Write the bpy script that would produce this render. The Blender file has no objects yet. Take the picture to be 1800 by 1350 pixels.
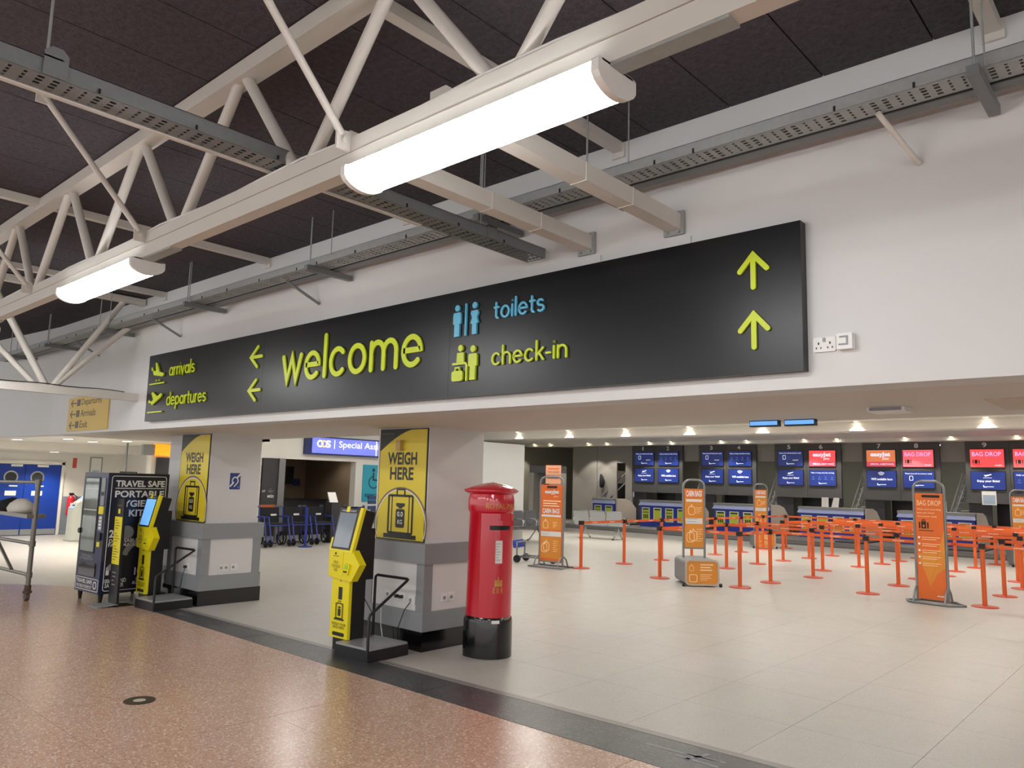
import bpy, math, random
from mathutils import Vector, Matrix
random.seed(7)
PI = math.pi
S = bpy.context.scene
COL = S.collection

# ------------------------------------------------------------------ camera, world, exposure
cam_d = bpy.data.cameras.new('camera'); cam = bpy.data.objects.new('camera', cam_d); COL.objects.link(cam)
cam_d.sensor_width = 36.0; cam_d.lens = 1339.323 / 1800 * 36.0; cam_d.clip_end = 200; cam_d.clip_start = 0.05
RIGHT = (0.744541639, 0.667068355, 0.026029937)
DOWN = (-0.065741768, 0.112067643, -0.991523506)
FWD = (-0.664331067, 0.736519283, 0.127293279)
cam.matrix_world = Matrix(((RIGHT[0], -DOWN[0], -FWD[0], 0), (RIGHT[1], -DOWN[1], -FWD[1], 0),
                           (RIGHT[2], -DOWN[2], -FWD[2], 1.7), (0, 0, 0, 1)))
S.camera = cam
W = bpy.data.worlds.new('world'); S.world = W; W.use_nodes = True
W.node_tree.nodes['Background'].inputs[0].default_value = (1.0, 0.985, 0.97, 1)
W.node_tree.nodes['Background'].inputs[1].default_value = 1.5
S.view_settings.view_transform = 'Standard'; S.view_settings.look = 'None'
S.view_settings.gamma = 1; S.view_settings.use_curve_mapping = False
S.view_settings.exposure = 0.0
LUM_POWER = 32.0      # emission strength of the linear luminaires' diffusers
PANEL_POWER = 28.0     # recessed panels of the check-in hall

# ------------------------------------------------------------------ materials
def lin(h):
    h = h.lstrip('#'); o = []
    for i in (0, 2, 4):
        c = int(h[i:i+2], 16) / 255; o.append(c / 12.92 if c <= .04045 else ((c + .055) / 1.055) ** 2.4)
    return (*o, 1)
MATS = {}
def M(name, hexc, rough=.5, metal=0., var=.06, scale=8., bump=0., bscale=60., emit=0., coat=0., spec=.5, detail=4, nrough=.5):
    if name in MATS: return MATS[name]
    m = bpy.data.materials.new(name); m.use_nodes = True; nt = m.node_tree; n = nt.nodes; l = nt.links
    p = n['Principled BSDF']; c = lin(hexc)
    tc = n.new('ShaderNodeTexCoord'); nz = n.new('ShaderNodeTexNoise'); nz.inputs['Scale'].default_value = scale
    nz.inputs['Detail'].default_value = detail; nz.inputs['Roughness'].default_value = nrough
    l.new(tc.outputs['Object'], nz.inputs['Vector'])
    mx = n.new('ShaderNodeMix'); mx.data_type = 'RGBA'
    mx.inputs[6].default_value = tuple(max(0, x * (1 - var)) for x in c[:3]) + (1,)
    mx.inputs[7].default_value = tuple(min(1, x * (1 + var)) for x in c[:3]) + (1,)
    l.new(nz.outputs['Fac'], mx.inputs[0]); l.new(mx.outputs[2], p.inputs['Base Color'])
    p.inputs['Roughness'].default_value = rough; p.inputs['Metallic'].default_value = metal
    p.inputs['Specular IOR Level'].default_value = spec
    if coat: p.inputs['Coat Weight'].default_value = coat; p.inputs['Coat Roughness'].default_value = .08
    if bump:
        b = n.new('ShaderNodeBump'); b.inputs['Strength'].default_value = bump; b.inputs['Distance'].default_value = .01
        nb = n.new('ShaderNodeTexNoise'); nb.inputs['Scale'].default_value = bscale; nb.inputs['Detail'].default_value = 5
        l.new(tc.outputs['Object'], nb.inputs['Vector']); l.new(nb.outputs['Fac'], b.inputs['Height']); l.new(b.outputs['Normal'], p.inputs['Normal'])
    if emit:
        l.new(mx.outputs[2], p.inputs['Emission Color']); p.inputs['Emission Strength'].default_value = emit
    MATS[name] = m; return m

def M_terrazzo(name, base, dark, light, rough, cscale, amount, dust=None, lines=None):
    m = bpy.data.materials.new(name); m.use_nodes = True; nt = m.node_tree; n = nt.nodes; l = nt.links
    p = n['Principled BSDF']; tc = n.new('ShaderNodeNewGeometry')
    def mix(fac, a, b):
        x = n.new('ShaderNodeMix'); x.data_type = 'RGBA'
        l.new(fac, x.inputs[0])
        for i, v in ((6, a), (7, b)):
            if isinstance(v, tuple): x.inputs[i].default_value = v
            else: l.new(v, x.inputs[i])
        return x.outputs[2]
    def ramp(src, p0, p1, v0=0., v1=1.):
        r = n.new('ShaderNodeMapRange'); r.inputs[1].default_value = p0; r.inputs[2].default_value = p1
        r.inputs[3].default_value = v0; r.inputs[4].default_value = v1
        l.new(src, r.inputs[0]); return r.outputs[0]
    mp = n.new('ShaderNodeMapping'); mp.inputs['Rotation'].default_value = (0, 0, .5); mp.inputs['Scale'].default_value = (1, 1.3, 1)
    l.new(tc.outputs['Position'], mp.inputs['Vector'])
    v = n.new('ShaderNodeTexVoronoi'); v.inputs['Scale'].default_value = cscale; l.new(mp.outputs[0], v.inputs['Vector'])
    sep = n.new('ShaderNodeSeparateColor'); l.new(v.outputs['Color'], sep.inputs[0])
    nb = n.new('ShaderNodeTexNoise'); nb.inputs['Scale'].default_value = 1.3; nb.inputs['Detail'].default_value = 5
    l.new(tc.outputs['Position'], nb.inputs['Vector'])
    c = mix(ramp(nb.outputs['Fac'], .3, .7), lin(base), tuple(x * .95 for x in lin(base)[:3]) + (1,))
    c = mix(ramp(sep.outputs[0], 1 - amount, 1 - amount + .06), c, lin(light))
    c = mix(ramp(sep.outputs[1], 1 - amount, 1 - amount + .06), c, lin(dark))
    if dust:
        nd = n.new('ShaderNodeTexNoise'); nd.inputs['Scale'].default_value = 2.1; nd.inputs['Detail'].default_value = 8; nd.inputs['Roughness'].default_value = .7
        l.new(tc.outputs['Position'], nd.inputs['Vector'])
        c = mix(ramp(nd.outputs['Fac'], .6, .78, 0, .45), c, lin(dust))
    l.new(c, p.inputs['Base Color'])
    nr = n.new('ShaderNodeTexNoise'); nr.inputs['Scale'].default_value = 5; nr.inputs['Detail'].default_value = 6
    l.new(tc.outputs['Position'], nr.inputs['Vector'])
    l.new(ramp(nr.outputs['Fac'], .3, .7, rough * .92, rough * 1.08), p.inputs['Roughness'])
    MATS[name] = m; return m

RED_T = M_terrazzo('red_terrazzo', '#bd9a85', '#a5806a', '#d6bda9', .24, 75, .18, '#c4b4a6')
CREAM_T = M_terrazzo('cream_terrazzo', '#b4b1aa', '#a39f97', '#bfbcb5', .38, 150, .12)
STRIP_T = M_terrazzo('dark_border_stone', '#3a3b3e', '#2b2c2f', '#5d5f63', .36, 70, .12, '#8e9092')
GROUT = M('grout', '#4f4640', .8)
WALL = M('white_wall_paint', '#d4d3d2', .5, var=.03, scale=2, bump=.05, bscale=150)
WALL2 = M('cream_wall_paint', '#e2dfd8', .55, var=.03, scale=2)
SOFF = M('soffit_paint', '#d3cac1', .6, var=.02, scale=2)
CEILP = M('woodwool_slab', '#504c50', .95, var=1.0, scale=26, bump=1., bscale=48, spec=.1, detail=10, nrough=.8)
JOIST = M('dark_joint', '#2c2928', .9, spec=.1)
STEEL = M('cream_painted_steel', '#cfcac2', .42, var=.03)
GALV = M('galvanised_steel', '#a3a7a6', .45, .3, var=.14, scale=30)
GALVD = M('galvanised_steel_dull', '#7d8182', .5, .3, var=.12, scale=30)
BLACK = M('black_satin', '#121214', .45)
BLACKG = M('black_gloss', '#0b0b0d', .18, coat=.5)
SIGNB = M('sign_black', '#08090c', .33, var=.1, spec=.4)
LIME = M('lime_lettering', '#c3d511', .4, var=.02)
CYAN = M('light_blue_lettering', '#62b9dc', .4, var=.02)
WHITE = M('white_plastic', '#e6e5e2', .4, var=.02)
YEL = M('yellow_paint', '#ecdc14', .38, var=.03)
YELP = M('yellow_poster', '#dac52c', .42, var=.08, scale=1.6)
YSIGN = M('amber_sign', '#d9b648', .5, var=.03)
GREYB = M('grey_buffer_rail', '#8f9294', .45, var=.04)
PANELW = M('white_laminate', '#dcdad8', .4, var=.02)
POSTRED = M('pillar_box_red', '#c40f2a', .2, var=.03, coat=.7)
GOLD = M('gold_lettering', '#c99b4a', .45, .3)
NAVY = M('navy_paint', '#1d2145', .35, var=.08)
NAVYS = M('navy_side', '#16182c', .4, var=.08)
ORANGE = M('orange_powder_coat', '#d9602a', .38, var=.04)
ORG1 = M('orange_print', '#dd6a26', .45, var=.1, scale=3)
ORG2 = M('amber_print', '#d98a2c', .45, var=.08, scale=3)
ORGL = M('pale_orange_print', '#e9a887', .5)
GREYF = M('grey_tube', '#85878a', .35, .5)
CHAR = M('charcoal_panel', '#4b4a4b', .5, var=.05)
CHARD = M('dark_charcoal_panel', '#343437', .5, var=.05)
GREYP = M('grey_panel', '#8a8782', .55, var=.04)
OLIVE = M('olive_grey_wall', '#77756a', .6, var=.04)
DESKB = M('desk_blue', '#22379e', .4, var=.05)
DOORB = M('door_blue', '#0d3a9c', .35, var=.05)
CHAIRB = M('wheelchair_blue', '#1a2f86', .35)
FABRIC = M('black_fabric', '#15161b', .85, bump=.2)
ALUP = M('bright_aluminium', '#b6b8ba', .4, .3)
RUBBER = M('rubber', '#1b1b1c', .8)
SEATG = M('seat_grey', '#55575a', .45, .3)
CHROME = M('chrome', '#c9cbcd', .2, .95)
BEIGE = M('beige_laminate', '#b5aca0', .5)
TEAL = M('teal_poster', '#2aa0b8', .5)
GLASS = M('dark_glass', '#2b3134', .08, coat=.8)
MIRROR = M('display_window', '#8d948f', .12, .35, var=.35, scale=4)
SCRN_BLUE = M('screen_blue', '#1b3486', .3, emit=.22)
SCRN_RED = M('screen_red', '#ff4a4d', .3, emit=.95, var=.08, scale=2)
SCRN_ORG = M('screen_orange', '#e8824e', .3, emit=.6, var=.1, scale=2)
SCRN_PINK = M('screen_pink', '#f0606a', .3, emit=.8, var=.12, scale=2)
SCRN_SKY = M('screen_sky', '#6fb0f5', .3, emit=.8, var=.08)
SCRN_OFF = M('screen_grey', '#8c98a3', .12, var=.1, coat=.6)
SIGN_LILAC = M('lit_sign_blue', '#6e78d8', .4, emit=.85, var=.05)
SIGN_LITW = M('lit_white', '#ffffff', .4, emit=1.0)
SIGN_LITO = M('lit_orange', '#ff9d1e', .4, emit=1.1, var=.1)
SIGN_AMB = M('lit_amber', '#ffc27a', .4, emit=.9)
LAMP = M('lamp_diffuser', '#ffffff', .4, var=0, emit=LUM_POWER)
DOWN_L = M('downlight_lens', '#fff1d2', .4, var=0, emit=20)
PANEL_L = M('added_panel_diffuser', '#fffaf2', .4, var=0, emit=PANEL_POWER)  # glow of the panels added over the hall
EXTR = M('extinguisher_red', '#c3202b', .3)
LIMEP = M('lime_poster', '#b8c838', .5)
BLUEW = M('mid_blue_plastic', '#2c4fb4', .4)
PLATE = M('tread_plate', '#a5a7a9', .34, .4)
CLOTH = M('white_cloth', '#ddd8cc', .8, bump=.3)

# ------------------------------------------------------------------ object helpers
LOC = {}
def tag(o, label=None, cat=None, group=None, kind=None):
    if label: o['label'] = label
    if cat: o['category'] = cat
    if group: o['group'] = group
    if kind: o['kind'] = kind
    return o
def thing(name, label, cat, loc=(0, 0, 0), rz=0., group=None):
    o = bpy.data.objects.new(name, None); COL.objects.link(o); o.empty_display_size = .1
    o.location = loc; o.rotation_euler = (0, 0, rz); LOC[o.name] = Vector(loc)
    return tag(o, label, cat, group)
def copy_tree(o, parent=None, loc=None, rz=None, label=None):
    c = o.copy(); COL.objects.link(c); c.parent = parent
    if loc is not None: c.location = loc
    if rz is not None: c.rotation_euler = (0, 0, rz)
    if label: c['label'] = label
    if parent is None: LOC[c.name] = Vector(c.location)
    for ch in [x for x in bpy.data.objects if x.parent == o]: copy_tree(ch, c)
    return c
class F:                                   # a flat frame: origin + u, v, n directions
    def __init__(s, o, u=(1, 0, 0), v=(0, 0, 1), n=(0, -1, 0)):
        s.o, s.u, s.v, s.n = Vector(o), Vector(u), Vector(v), Vector(n)
    def __call__(s, a, b, c=0.): return s.o + s.u * a + s.v * b + s.n * c
    def off(s, a, b, c=0.): return F(s(a, b, c), s.u, s.v, s.n)
def FX(o): return F(o, (0, 1, 0), (0, 0, 1), (1, 0, 0))      # faces +X
def FZ(o): return F(o, (1, 0, 0), (0, 1, 0), (0, 0, 1))
class MB:
    def __init__(s): s.v = []; s.f = []; s.sm = []
    def add(s, vs, fs, smooth=False):
        k = len(s.v); s.v += [tuple(x) for x in vs]
        for f in fs: s.f.append([i + k for i in f]); s.sm.append(smooth)
        return s
    def box(s, x0, x1, y0, y1, z0, z1):
        return s.hexa([(x0, y0, z0), (x1, y0, z0), (x1, y1, z0), (x0, y1, z0), (x0, y0, z1), (x1, y0, z1), (x1, y1, z1), (x0, y1, z1)])
    def hexa(s, p): return s.add(p, [(0, 3, 2, 1), (4, 5, 6, 7), (0, 1, 5, 4), (1, 2, 6, 5), (2, 3, 7, 6), (3, 0, 4, 7)])
    def fbox(s, fr, u0, u1, v0, v1, n0, n1):
        return s.hexa([fr(u0, v0, n0), fr(u1, v0, n0), fr(u1, v1, n0), fr(u0, v1, n0), fr(u0, v0, n1), fr(u1, v0, n1), fr(u1, v1, n1), fr(u0, v1, n1)])
    def poly(s, fr, pts, n0, n1):
        k = len(pts); vs = [fr(a, b, n0) for a, b in pts] + [fr(a, b, n1) for a, b in pts]
        fs = [list(range(k))[::-1], list(range(k, 2 * k))] + [(i, (i + 1) % k, k + (i + 1) % k, k + i) for i in range(k)]
        return s.add(vs, fs)
    def disc(s, fr, cu, cv, r, n0, n1, k=20, ry=None):
        return s.poly(fr, [(cu + r * math.cos(2 * PI * i / k), cv + (ry or r) * math.sin(2 * PI * i / k)) for i in range(k)], n0, n1)
    def ring(s, fr, cu, cv, r0, r1, n0, n1, k=32, a0=0., a1=2 * PI, ry=1.):
        full = abs(a1 - a0 - 2 * PI) < 1e-6; m = k if full else k + 1
        vs = []
        for i in range(m):
            a = a0 + (a1 - a0) * i / k; c, sn = math.cos(a), math.sin(a) * ry
            vs += [fr(cu + r0 * c, cv + r0 * sn, n0), fr(cu + r1 * c, cv + r1 * sn, n0), fr(cu + r1 * c, cv + r1 * sn, n1), fr(cu + r0 * c, cv + r0 * sn, n1)]
        fs = []
        for i in range(k):
            a = 4 * i; b = 4 * ((i + 1) % m)
            for j in range(4): fs.append((a + j, a + (j + 1) % 4, b + (j + 1) % 4, b + j))
        if not full: fs += [(0, 1, 2, 3), (4 * k + 3, 4 * k + 2, 4 * k + 1, 4 * k)]
        return s.add(vs, fs)
    def cyl(s, p, q, r, k=14, r2=None):
        p, q = Vector(p), Vector(q); d = (q - p).normalized(); a = Vector((0, 0, 1)) if abs(d.z) < .9 else Vector((1, 0, 0))
        u = d.cross(a).normalized(); w = d.cross(u); r2 = r if r2 is None else r2
        vs = [p + (u * math.cos(2 * PI * i / k) + w * math.sin(2 * PI * i / k)) * r for i in range(k)] + \
             [q + (u * math.cos(2 * PI * i / k) + w * math.sin(2 * PI * i / k)) * r2 for i in range(k)]
        s.add(vs, [(i, (i + 1) % k, k + (i + 1) % k, k + i) for i in range(k)], True)
        return s.add(vs, [list(range(k))[::-1], list(range(k, 2 * k))])
    def tube(s, pts, r, k=10, closed=False):
        pts = [Vector(p) for p in pts]; n = len(pts); rings = []; up = None
        for i, p in enumerate(pts):
            a = pts[(i - 1) % n] if (i or closed) else p; b = pts[(i + 1) % n] if (i < n - 1 or closed) else p
            d = (b - a).normalized()
            if up is None:
                t = Vector((0, 0, 1)) if abs(d.z) < .9 else Vector((1, 0, 0)); up = d.cross(t).normalized()
            u = (up - d * up.dot(d)).normalized(); up = u; w = d.cross(u)
            rings.append([p + (u * math.cos(2 * PI * j / k) + w * math.sin(2 * PI * j / k)) * r for j in range(k)])
        vs = [v for R in rings for v in R]; fs = []
        for i in range(n if closed else n - 1):
            a = i * k; b = ((i + 1) % n) * k
            fs += [(a + j, a + (j + 1) % k, b + (j + 1) % k, b + j) for j in range(k)]
        s.add(vs, fs, True)
        if not closed: s.add([v for v in rings[0] + rings[-1]], [list(range(k))[::-1], list(range(k, 2 * k))])
        return s
    def lathe(s, prof, c=(0, 0, 0), k=32, shape=None):
        vs = []; fs = []; n = len(prof)
        for r, z in prof:
            for i in range(k):
                a = 2 * PI * i / k; x, y = (math.cos(a), math.sin(a)) if shape is None else shape(a)
                vs.append((c[0] + r * x, c[1] + r * y, c[2] + z))
        for j in range(n - 1):
            fs += [(j * k + i, j * k + (i + 1) % k, (j + 1) * k + (i + 1) % k, (j + 1) * k + i) for i in range(k)]
        s.add(vs, fs, True)
        return s.add([vs[i] for i in range(k)] + [vs[(n - 1) * k + i] for i in range(k)], [list(range(k))[::-1], list(range(k, 2 * k))])
    def ribbon(s, fr, pts, w, n0, n1, closed=False, k=7):
        P = [Vector((a, b)) for a, b in pts]; n = len(P); L = []; R = []
        for i in range(n):
            a = P[(i - 1) % n] if (i or closed) else P[i]; b = P[(i + 1) % n] if (i < n - 1 or closed) else P[i]
            d1 = (P[i] - a); d2 = (b - P[i])
            d1 = d1.normalized() if d1.length > 1e-9 else d2.normalized(); d2 = d2.normalized() if d2.length > 1e-9 else d1
            nn = Vector((-(d1 + d2).y, (d1 + d2).x)); nn = nn.normalized() if nn.length > 1e-6 else Vector((-d1.y, d1.x))
            m = w / 2 / max(.35, nn.dot(Vector((-d1.y, d1.x)))); L.append(P[i] + nn * m); R.append(P[i] - nn * m)
        vs = []
        for a, b in zip(R, L): vs += [fr(a.x, a.y, n0), fr(b.x, b.y, n0), fr(b.x, b.y, n1), fr(a.x, a.y, n1)]
        fs = []
        for i in range(n if closed else n - 1):
            a = 4 * i; b = 4 * ((i + 1) % n)
            fs += [(a + t, a + (t + 1) % 4, b + (t + 1) % 4, b + t) for t in range(4)]
        s.add(vs, fs)
        n1 = n1 - (n1 - n0) * .03
        if not closed:
            for e, o in ((0, 1), (n - 1, n - 2)):
                s.disc(fr, P[e].x, P[e].y, w / 2, n0, n1, 16)
        return s
    def build(s, name, mat, parent=None, local=False, kind=None):
        vs = s.v
        if parent is not None and not local:
            r = parent
            while r.parent: r = r.parent
            L = LOC.get(r.name, r.location); vs = [(v[0] - L[0], v[1] - L[1], v[2] - L[2]) for v in vs]
        me = bpy.data.meshes.new(name); me.from_pydata(vs, [], s.f); me.polygons.foreach_set('use_smooth', s.sm); me.update()
        me.materials.append(mat); o = bpy.data.objects.new(name, me); COL.objects.link(o); o.parent = parent
        if kind: o['kind'] = kind
        return o
def single(mb, name, mat, label, cat, group=None, base=None):
    """one-mesh thing with its origin at its base"""
    vs = mb.v; b = base or (sum(v[0] for v in vs) / len(vs), sum(v[1] for v in vs) / len(vs), min(v[2] for v in vs))
    mb.v = [(v[0] - b[0], v[1] - b[1], v[2] - b[2]) for v in vs]
    o = mb.build(name, mat); o.location = b; LOC[o.name] = Vector(b); return tag(o, label, cat, group)
def struct(mb, name, mat, parent=None):
    o = mb.build(name, mat, parent)
    if parent is None: LOC[o.name] = Vector((0, 0, 0)); o['kind'] = 'structure'
    return o
_txt = {}
def glyphs(body, bold):
    key = (body, bold)
    if key not in _txt:
        c = bpy.data.curves.new('lettering', 'FONT'); c.body = body; c.size = 1; c.offset = bold; c.resolution_u = 3; c.space_line = .82
        o = bpy.data.objects.new('lettering', c); COL.objects.link(o); c.align_x = 'CENTER'
        dg = bpy.context.evaluated_depsgraph_get(); dg.update(); me = bpy.data.meshes.new_from_object(o.evaluated_get(dg))
        _txt[key] = ([tuple(v.co) for v in me.vertices], [list(p.vertices) for p in me.polygons])
        bpy.data.objects.remove(o); bpy.data.curves.remove(c); bpy.data.meshes.remove(me)
    return _txt[key]
def text_mb(mb, fr, body, u0, u1, v0, v1, n=.001, bold=.0):
    vs, fs = glyphs(body, bold)
    xs = [v[0] for v in vs]; ys = [v[1] for v in vs]; a, b, c, d = min(xs), max(xs), min(ys), max(ys)
    k1 = (u1 - u0) / (b - a); k2 = (v1 - v0) / max(1e-6, d - c)
    return mb.add([fr(u0 + (v[0] - a) * k1, v0 + (v[1] - c) * k2, n) for v in vs], fs)
def text(fr, body, u0, u1, v0, v1, mat, parent, n=.001, bold=.0, local=False, name='lettering'):
    return text_mb(MB(), fr, body, u0, u1, v0, v1, n, bold).build(name, mat, parent, local)
def arc(cx, cy, rx, ry, a0, a1, n=14):
    return [(cx + rx * math.cos(math.radians(a0 + (a1 - a0) * i / n)), cy + ry * math.sin(math.radians(a0 + (a1 - a0) * i / n))) for i in range(n + 1)]
def rrect(u0, u1, v0, v1, r, n=5):
    p = []
    for cx, cy, a in ((u1 - r, v1 - r, 0), (u0 + r, v1 - r, 90), (u0 + r, v0 + r, 180), (u1 - r, v0 + r, 270)): p += arc(cx, cy, r, r, a, a + 90, n)
    return p
def perf_tray(mb, fr, length, width, rail, pitch=.055, slots=4, t=.003):
    """perforated cable tray: u along, v across, n up; open slots in the floor"""
    n = int(length / pitch); cols = [0]; m = .02; sw = (width - 2 * m) / slots
    for i in range(slots): cols += [m + i * sw + sw * .12, m + i * sw + sw * .72]
    cols.append(width)
    for i in range(n):
        u0 = i * pitch; lenS = pitch * (.45 if (i // 2) % 2 else .22)
        us = [u0, u0 + (pitch - lenS) / 2, u0 + (pitch + lenS) / 2, u0 + pitch]
        for j in range(3):
            if j == 1:
                for c in range(0, len(cols) - 1):
                    if c % 2 == 1: continue
                    mb.add([fr(us[1], cols[c]), fr(us[2], cols[c]), fr(us[2], cols[c + 1]), fr(us[1], cols[c + 1])], [(0, 1, 2, 3)])
            else: mb.add([fr(us[j], 0), fr(us[j + 1], 0), fr(us[j + 1], width), fr(us[j], width)], [(0, 1, 2, 3)])
    for v in (0, width - t): mb.fbox(fr, 0, n * pitch, v, v + t, 0, rail)
    for v in (0, width - .012): mb.fbox(fr, 0, n * pitch, v, v + .012, rail - t, rail)
    return mb

# ------------------------------------------------------------------ key levels
YW = 4.12; ZS = 2.245; ZC = 4.0; YB = 6.15; ZH = 3.42; XL = -13.6; YP = 27.0

# ------------------------------------------------------------------ floor
fl = struct(MB().box(-30, 12, -8, 40, -.2, -.02), 'floor', GROUT)
T = .8655
def tile_mesh(name, w, d, mat, h=.02, g=.0013):
    me = MB().box(g, w - g, g, d - g, -h, 0); o = me.build(name, mat, fl); return o
ct = tile_mesh('cream_floor_tile', T, T, CREAM_T)
first = True
for i in range(14):
    for j in range(8):
        o = ct if first else ct.copy()
        if not first: COL.objects.link(o)
        first = False; o.location = (-10.11 + i * T, 4.83 + j * T, 0)
y1 = 4.83 + 8 * T; x0 = -10.11; x1 = -10.11 + 14 * T
MB().box(-30, 12, y1, 40, -.02, 0).box(-30, x0, 4.83, y1, -.02, 0).box(x1, 12, 4.83, y1, -.02, 0).box(-30, -10.4, 4.28, 4.83, -.02, 0) \
    .add([(-30, -8, 0), (-14.6, -8, 0), (-14.6, 2.6, 0), (-13.39, 3.6, 0), (-12.57, 4.28, 0), (-30, 4.28, 0)], [range(6)]).build('cream_floor_screed', CREAM_T, fl)
MB().box(-10.4, x0, 4.55, 4.83, -.02, 0).box(x0, 12, 4.55, 4.83, -.02, 0).build('cream_floor_edge', CREAM_T, fl)
rt = tile_mesh('red_floor_tile', 1.14, 1.15, RED_T); first = True
for i in range(11):
    for j in range(4):
        o = rt if first else rt.copy()
        if not first: COL.objects.link(o)
        first = False; o.location = (-9.6 + i * 1.142, 4.28 - (j + 1) * 1.15, 0)
MB().box(-14.6, 12, -8, 4.28 - 4 * 1.15, -.02, 0).box(-9.6 + 11 * 1.142, 12, -.32, 4.28, -.02, 0) \
    .add([(-14.6, -.32, 0), (-9.603, -.32, 0), (-9.603, 4.277, 0), (-12.57, 4.277, 0), (-13.39, 3.6, 0), (-14.6, 2.6, 0)], [range(6)]).build('red_floor_screed', RED_T, fl)
cb = lambda x: 4.66 + .0275 * (x + 9.6)
for i in range(8):                                            # dark border stones between the two floors
    a = -10.4 + i * 2.8 + .003; b = min(12, -10.4 + (i + 1) * 2.8) - .003
    MB().hexa([(a, 4.28, -.015), (b, 4.28, -.015), (b, cb(b) - .075, -.015), (a, cb(a) - .075, -.015), (a, 4.28, .002), (b, 4.28, .002), (b, cb(b) - .075, .002), (a, cb(a) - .075, .002)]).build('border_stone', STRIP_T, fl)
MB().hexa([(x, y, z) for z in (-.01, .004) for x, y in ((-10.4, cb(-10.4) - .075), (12, cb(12) - .075), (12, cb(12)), (-10.4, cb(-10.4)))]).build('metal_threshold_trim', M('threshold_trim', '#8b8986', .4, .3), fl)
tape = MB(); ft = FZ((-2.62, 4.63, .0025))
for a in ((-.22, -.05, .28, -.02), (.02, -.1, .3, -.1), (.06, -.02, .3, -.0), (.1, -.12, .16, .06)): tape.ribbon(ft, [(a[0], a[1]), (a[2], a[3])], .03, 0, .0008)
single(tape, 'adhesive_tape', M('grey_tape', '#84848a', .5), 'strips of grey tape stuck on the dark border stone', 'tape')
sock = thing('floor_socket', 'round brass floor socket with a pale centre in the red terrazzo', 'floor socket', (-6.03, 2.61, 0))
MB().ring(FZ((-6.03, 2.61, .001)), 0, 0, .045, .11, 0, .004).build('cover_ring', M('old_brass', '#4e4335', .5, .6), sock)
MB().disc(FZ((-6.03, 2.61, .001)), 0, 0, .044, 0, .003).build('cap', M('pale_cap', '#b8ab98', .5), sock)

# ------------------------------------------------------------------ near hall: wall with the big sign, soffit, dark ceiling
wf = struct(MB().box(XL, 6, YW, YW + .25, ZS, ZC + .1), 'wall_front', WALL)
struct(MB().hexa([(x, y, z) for z in (ZS, ZC + .1) for x, y in ((-19.5, 3.58), (XL, YW), (XL, YW + .2), (-19.5, 3.8))]), 'wall_left', WALL)
so = struct(MB().box(XL, 6, YW + .25, YB, ZS, ZS + .2), 'trim_1', SOFF); so['label'] = 'flat painted soffit behind the sign wall'
struct(MB().box(XL, 6, YB - .12, YB, ZS + .2, ZH), 'trim_2', SOFF)
ce = struct(MB().box(-20, 8, -9, YW + .25, ZC + .05, ZC + .2), 'ceiling', JOIST)
cp = MB().box(.004, .553, -9, YW, ZC, ZC + .06).build('ceiling_slab', CEILP, ce)
for i in range(47):
    o = cp if i == 0 else cp.copy()
    if i: COL.objects.link(o)
    o.location = (-19.25 + i * .557, 0, 0)

# downlight rows / far halls' shells
struct(MB().box(-24, 8, YB, YP + 6, ZH, ZH + .15), 'ceiling_hall', WALL2)
struct(MB().box(-24, 8, 19.9, 20.5, 3.19, ZH), 'trim_3', WALL2)
struct(MB().box(-24, 8, 26.4, YP + .15, 3.31, ZH), 'trim_4', WALL2)
struct(MB().hexa([(x, y, z) for z in (2.36, 2.5) for x, y in ((-20.6, 3.7), (XL, 4.3), (XL, 8.), (-20.6, 8.))]), 'ceiling_lobby', WALL2)
struct(MB().box(-22.7, -20.6, 3.0, 9.0, 2.16, 2.5), 'ceiling_lobby_low', WALL2)
struct(MB().box(-22.95, -22.7, 2.0, 9.2, 0, 2.6), 'wall_doors', WALL2)
struct(MB().box(-22.7, -18.2, 8.9, 9.1, 0, 2.6), 'wall_lobby_back', WALL2)
struct(MB().box(-18.25, -18.0, 7.6, 8.4, 0, ZH).box(-18.25, -18., 8.4, 10.4, 0, ZH).box(-18.25, -18., 10.4, 13.37, 2.15, ZH).box(-18.25, -18, 13.37, 18.5, 0, ZH), 'wall_shop', WALL2)
struct(MB().box(-21.5, -18.25, 10.2, 10.35, 0, 2.6).box(-21.5, -18.25, 14.0, 14.15, 0, 2.6).box(-21.6, -21.5, 10.2, 14.15, 0, 2.6).box(-21.6, -18.25, 10.2, 14.15, 2.6, 2.7), 'wall_shop_inside', M('shop_inside', '#8f7d68', .6))
struct(MB().box(XL - .1, XL, YB, 8.0, 2.36, ZH), 'wall_bulkhead', WALL2)
struct(MB().box(-18.2, XL, 7.9, 8.0, 2.36, ZH), 'wall_bulkhead_back', WALL2)
struct(MB().box(-15.35, -15.2, 14.0, 17.5, 0, 2.82), 'wall_partition', M('partition_white', '#d9dcdc', .5, var=.02))
struct(MB().box(-23.2, -23, 18.5, 34, 0, ZH), 'wall_olive', OLIVE)
struct(MB().box(-24, 8, 33, 33.2, 0, ZH), 'wall_far', OLIVE)
struct(MB().box(8, 8.2, 4.1, 34, 0, ZH), 'wall_right', WALL2)

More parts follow.
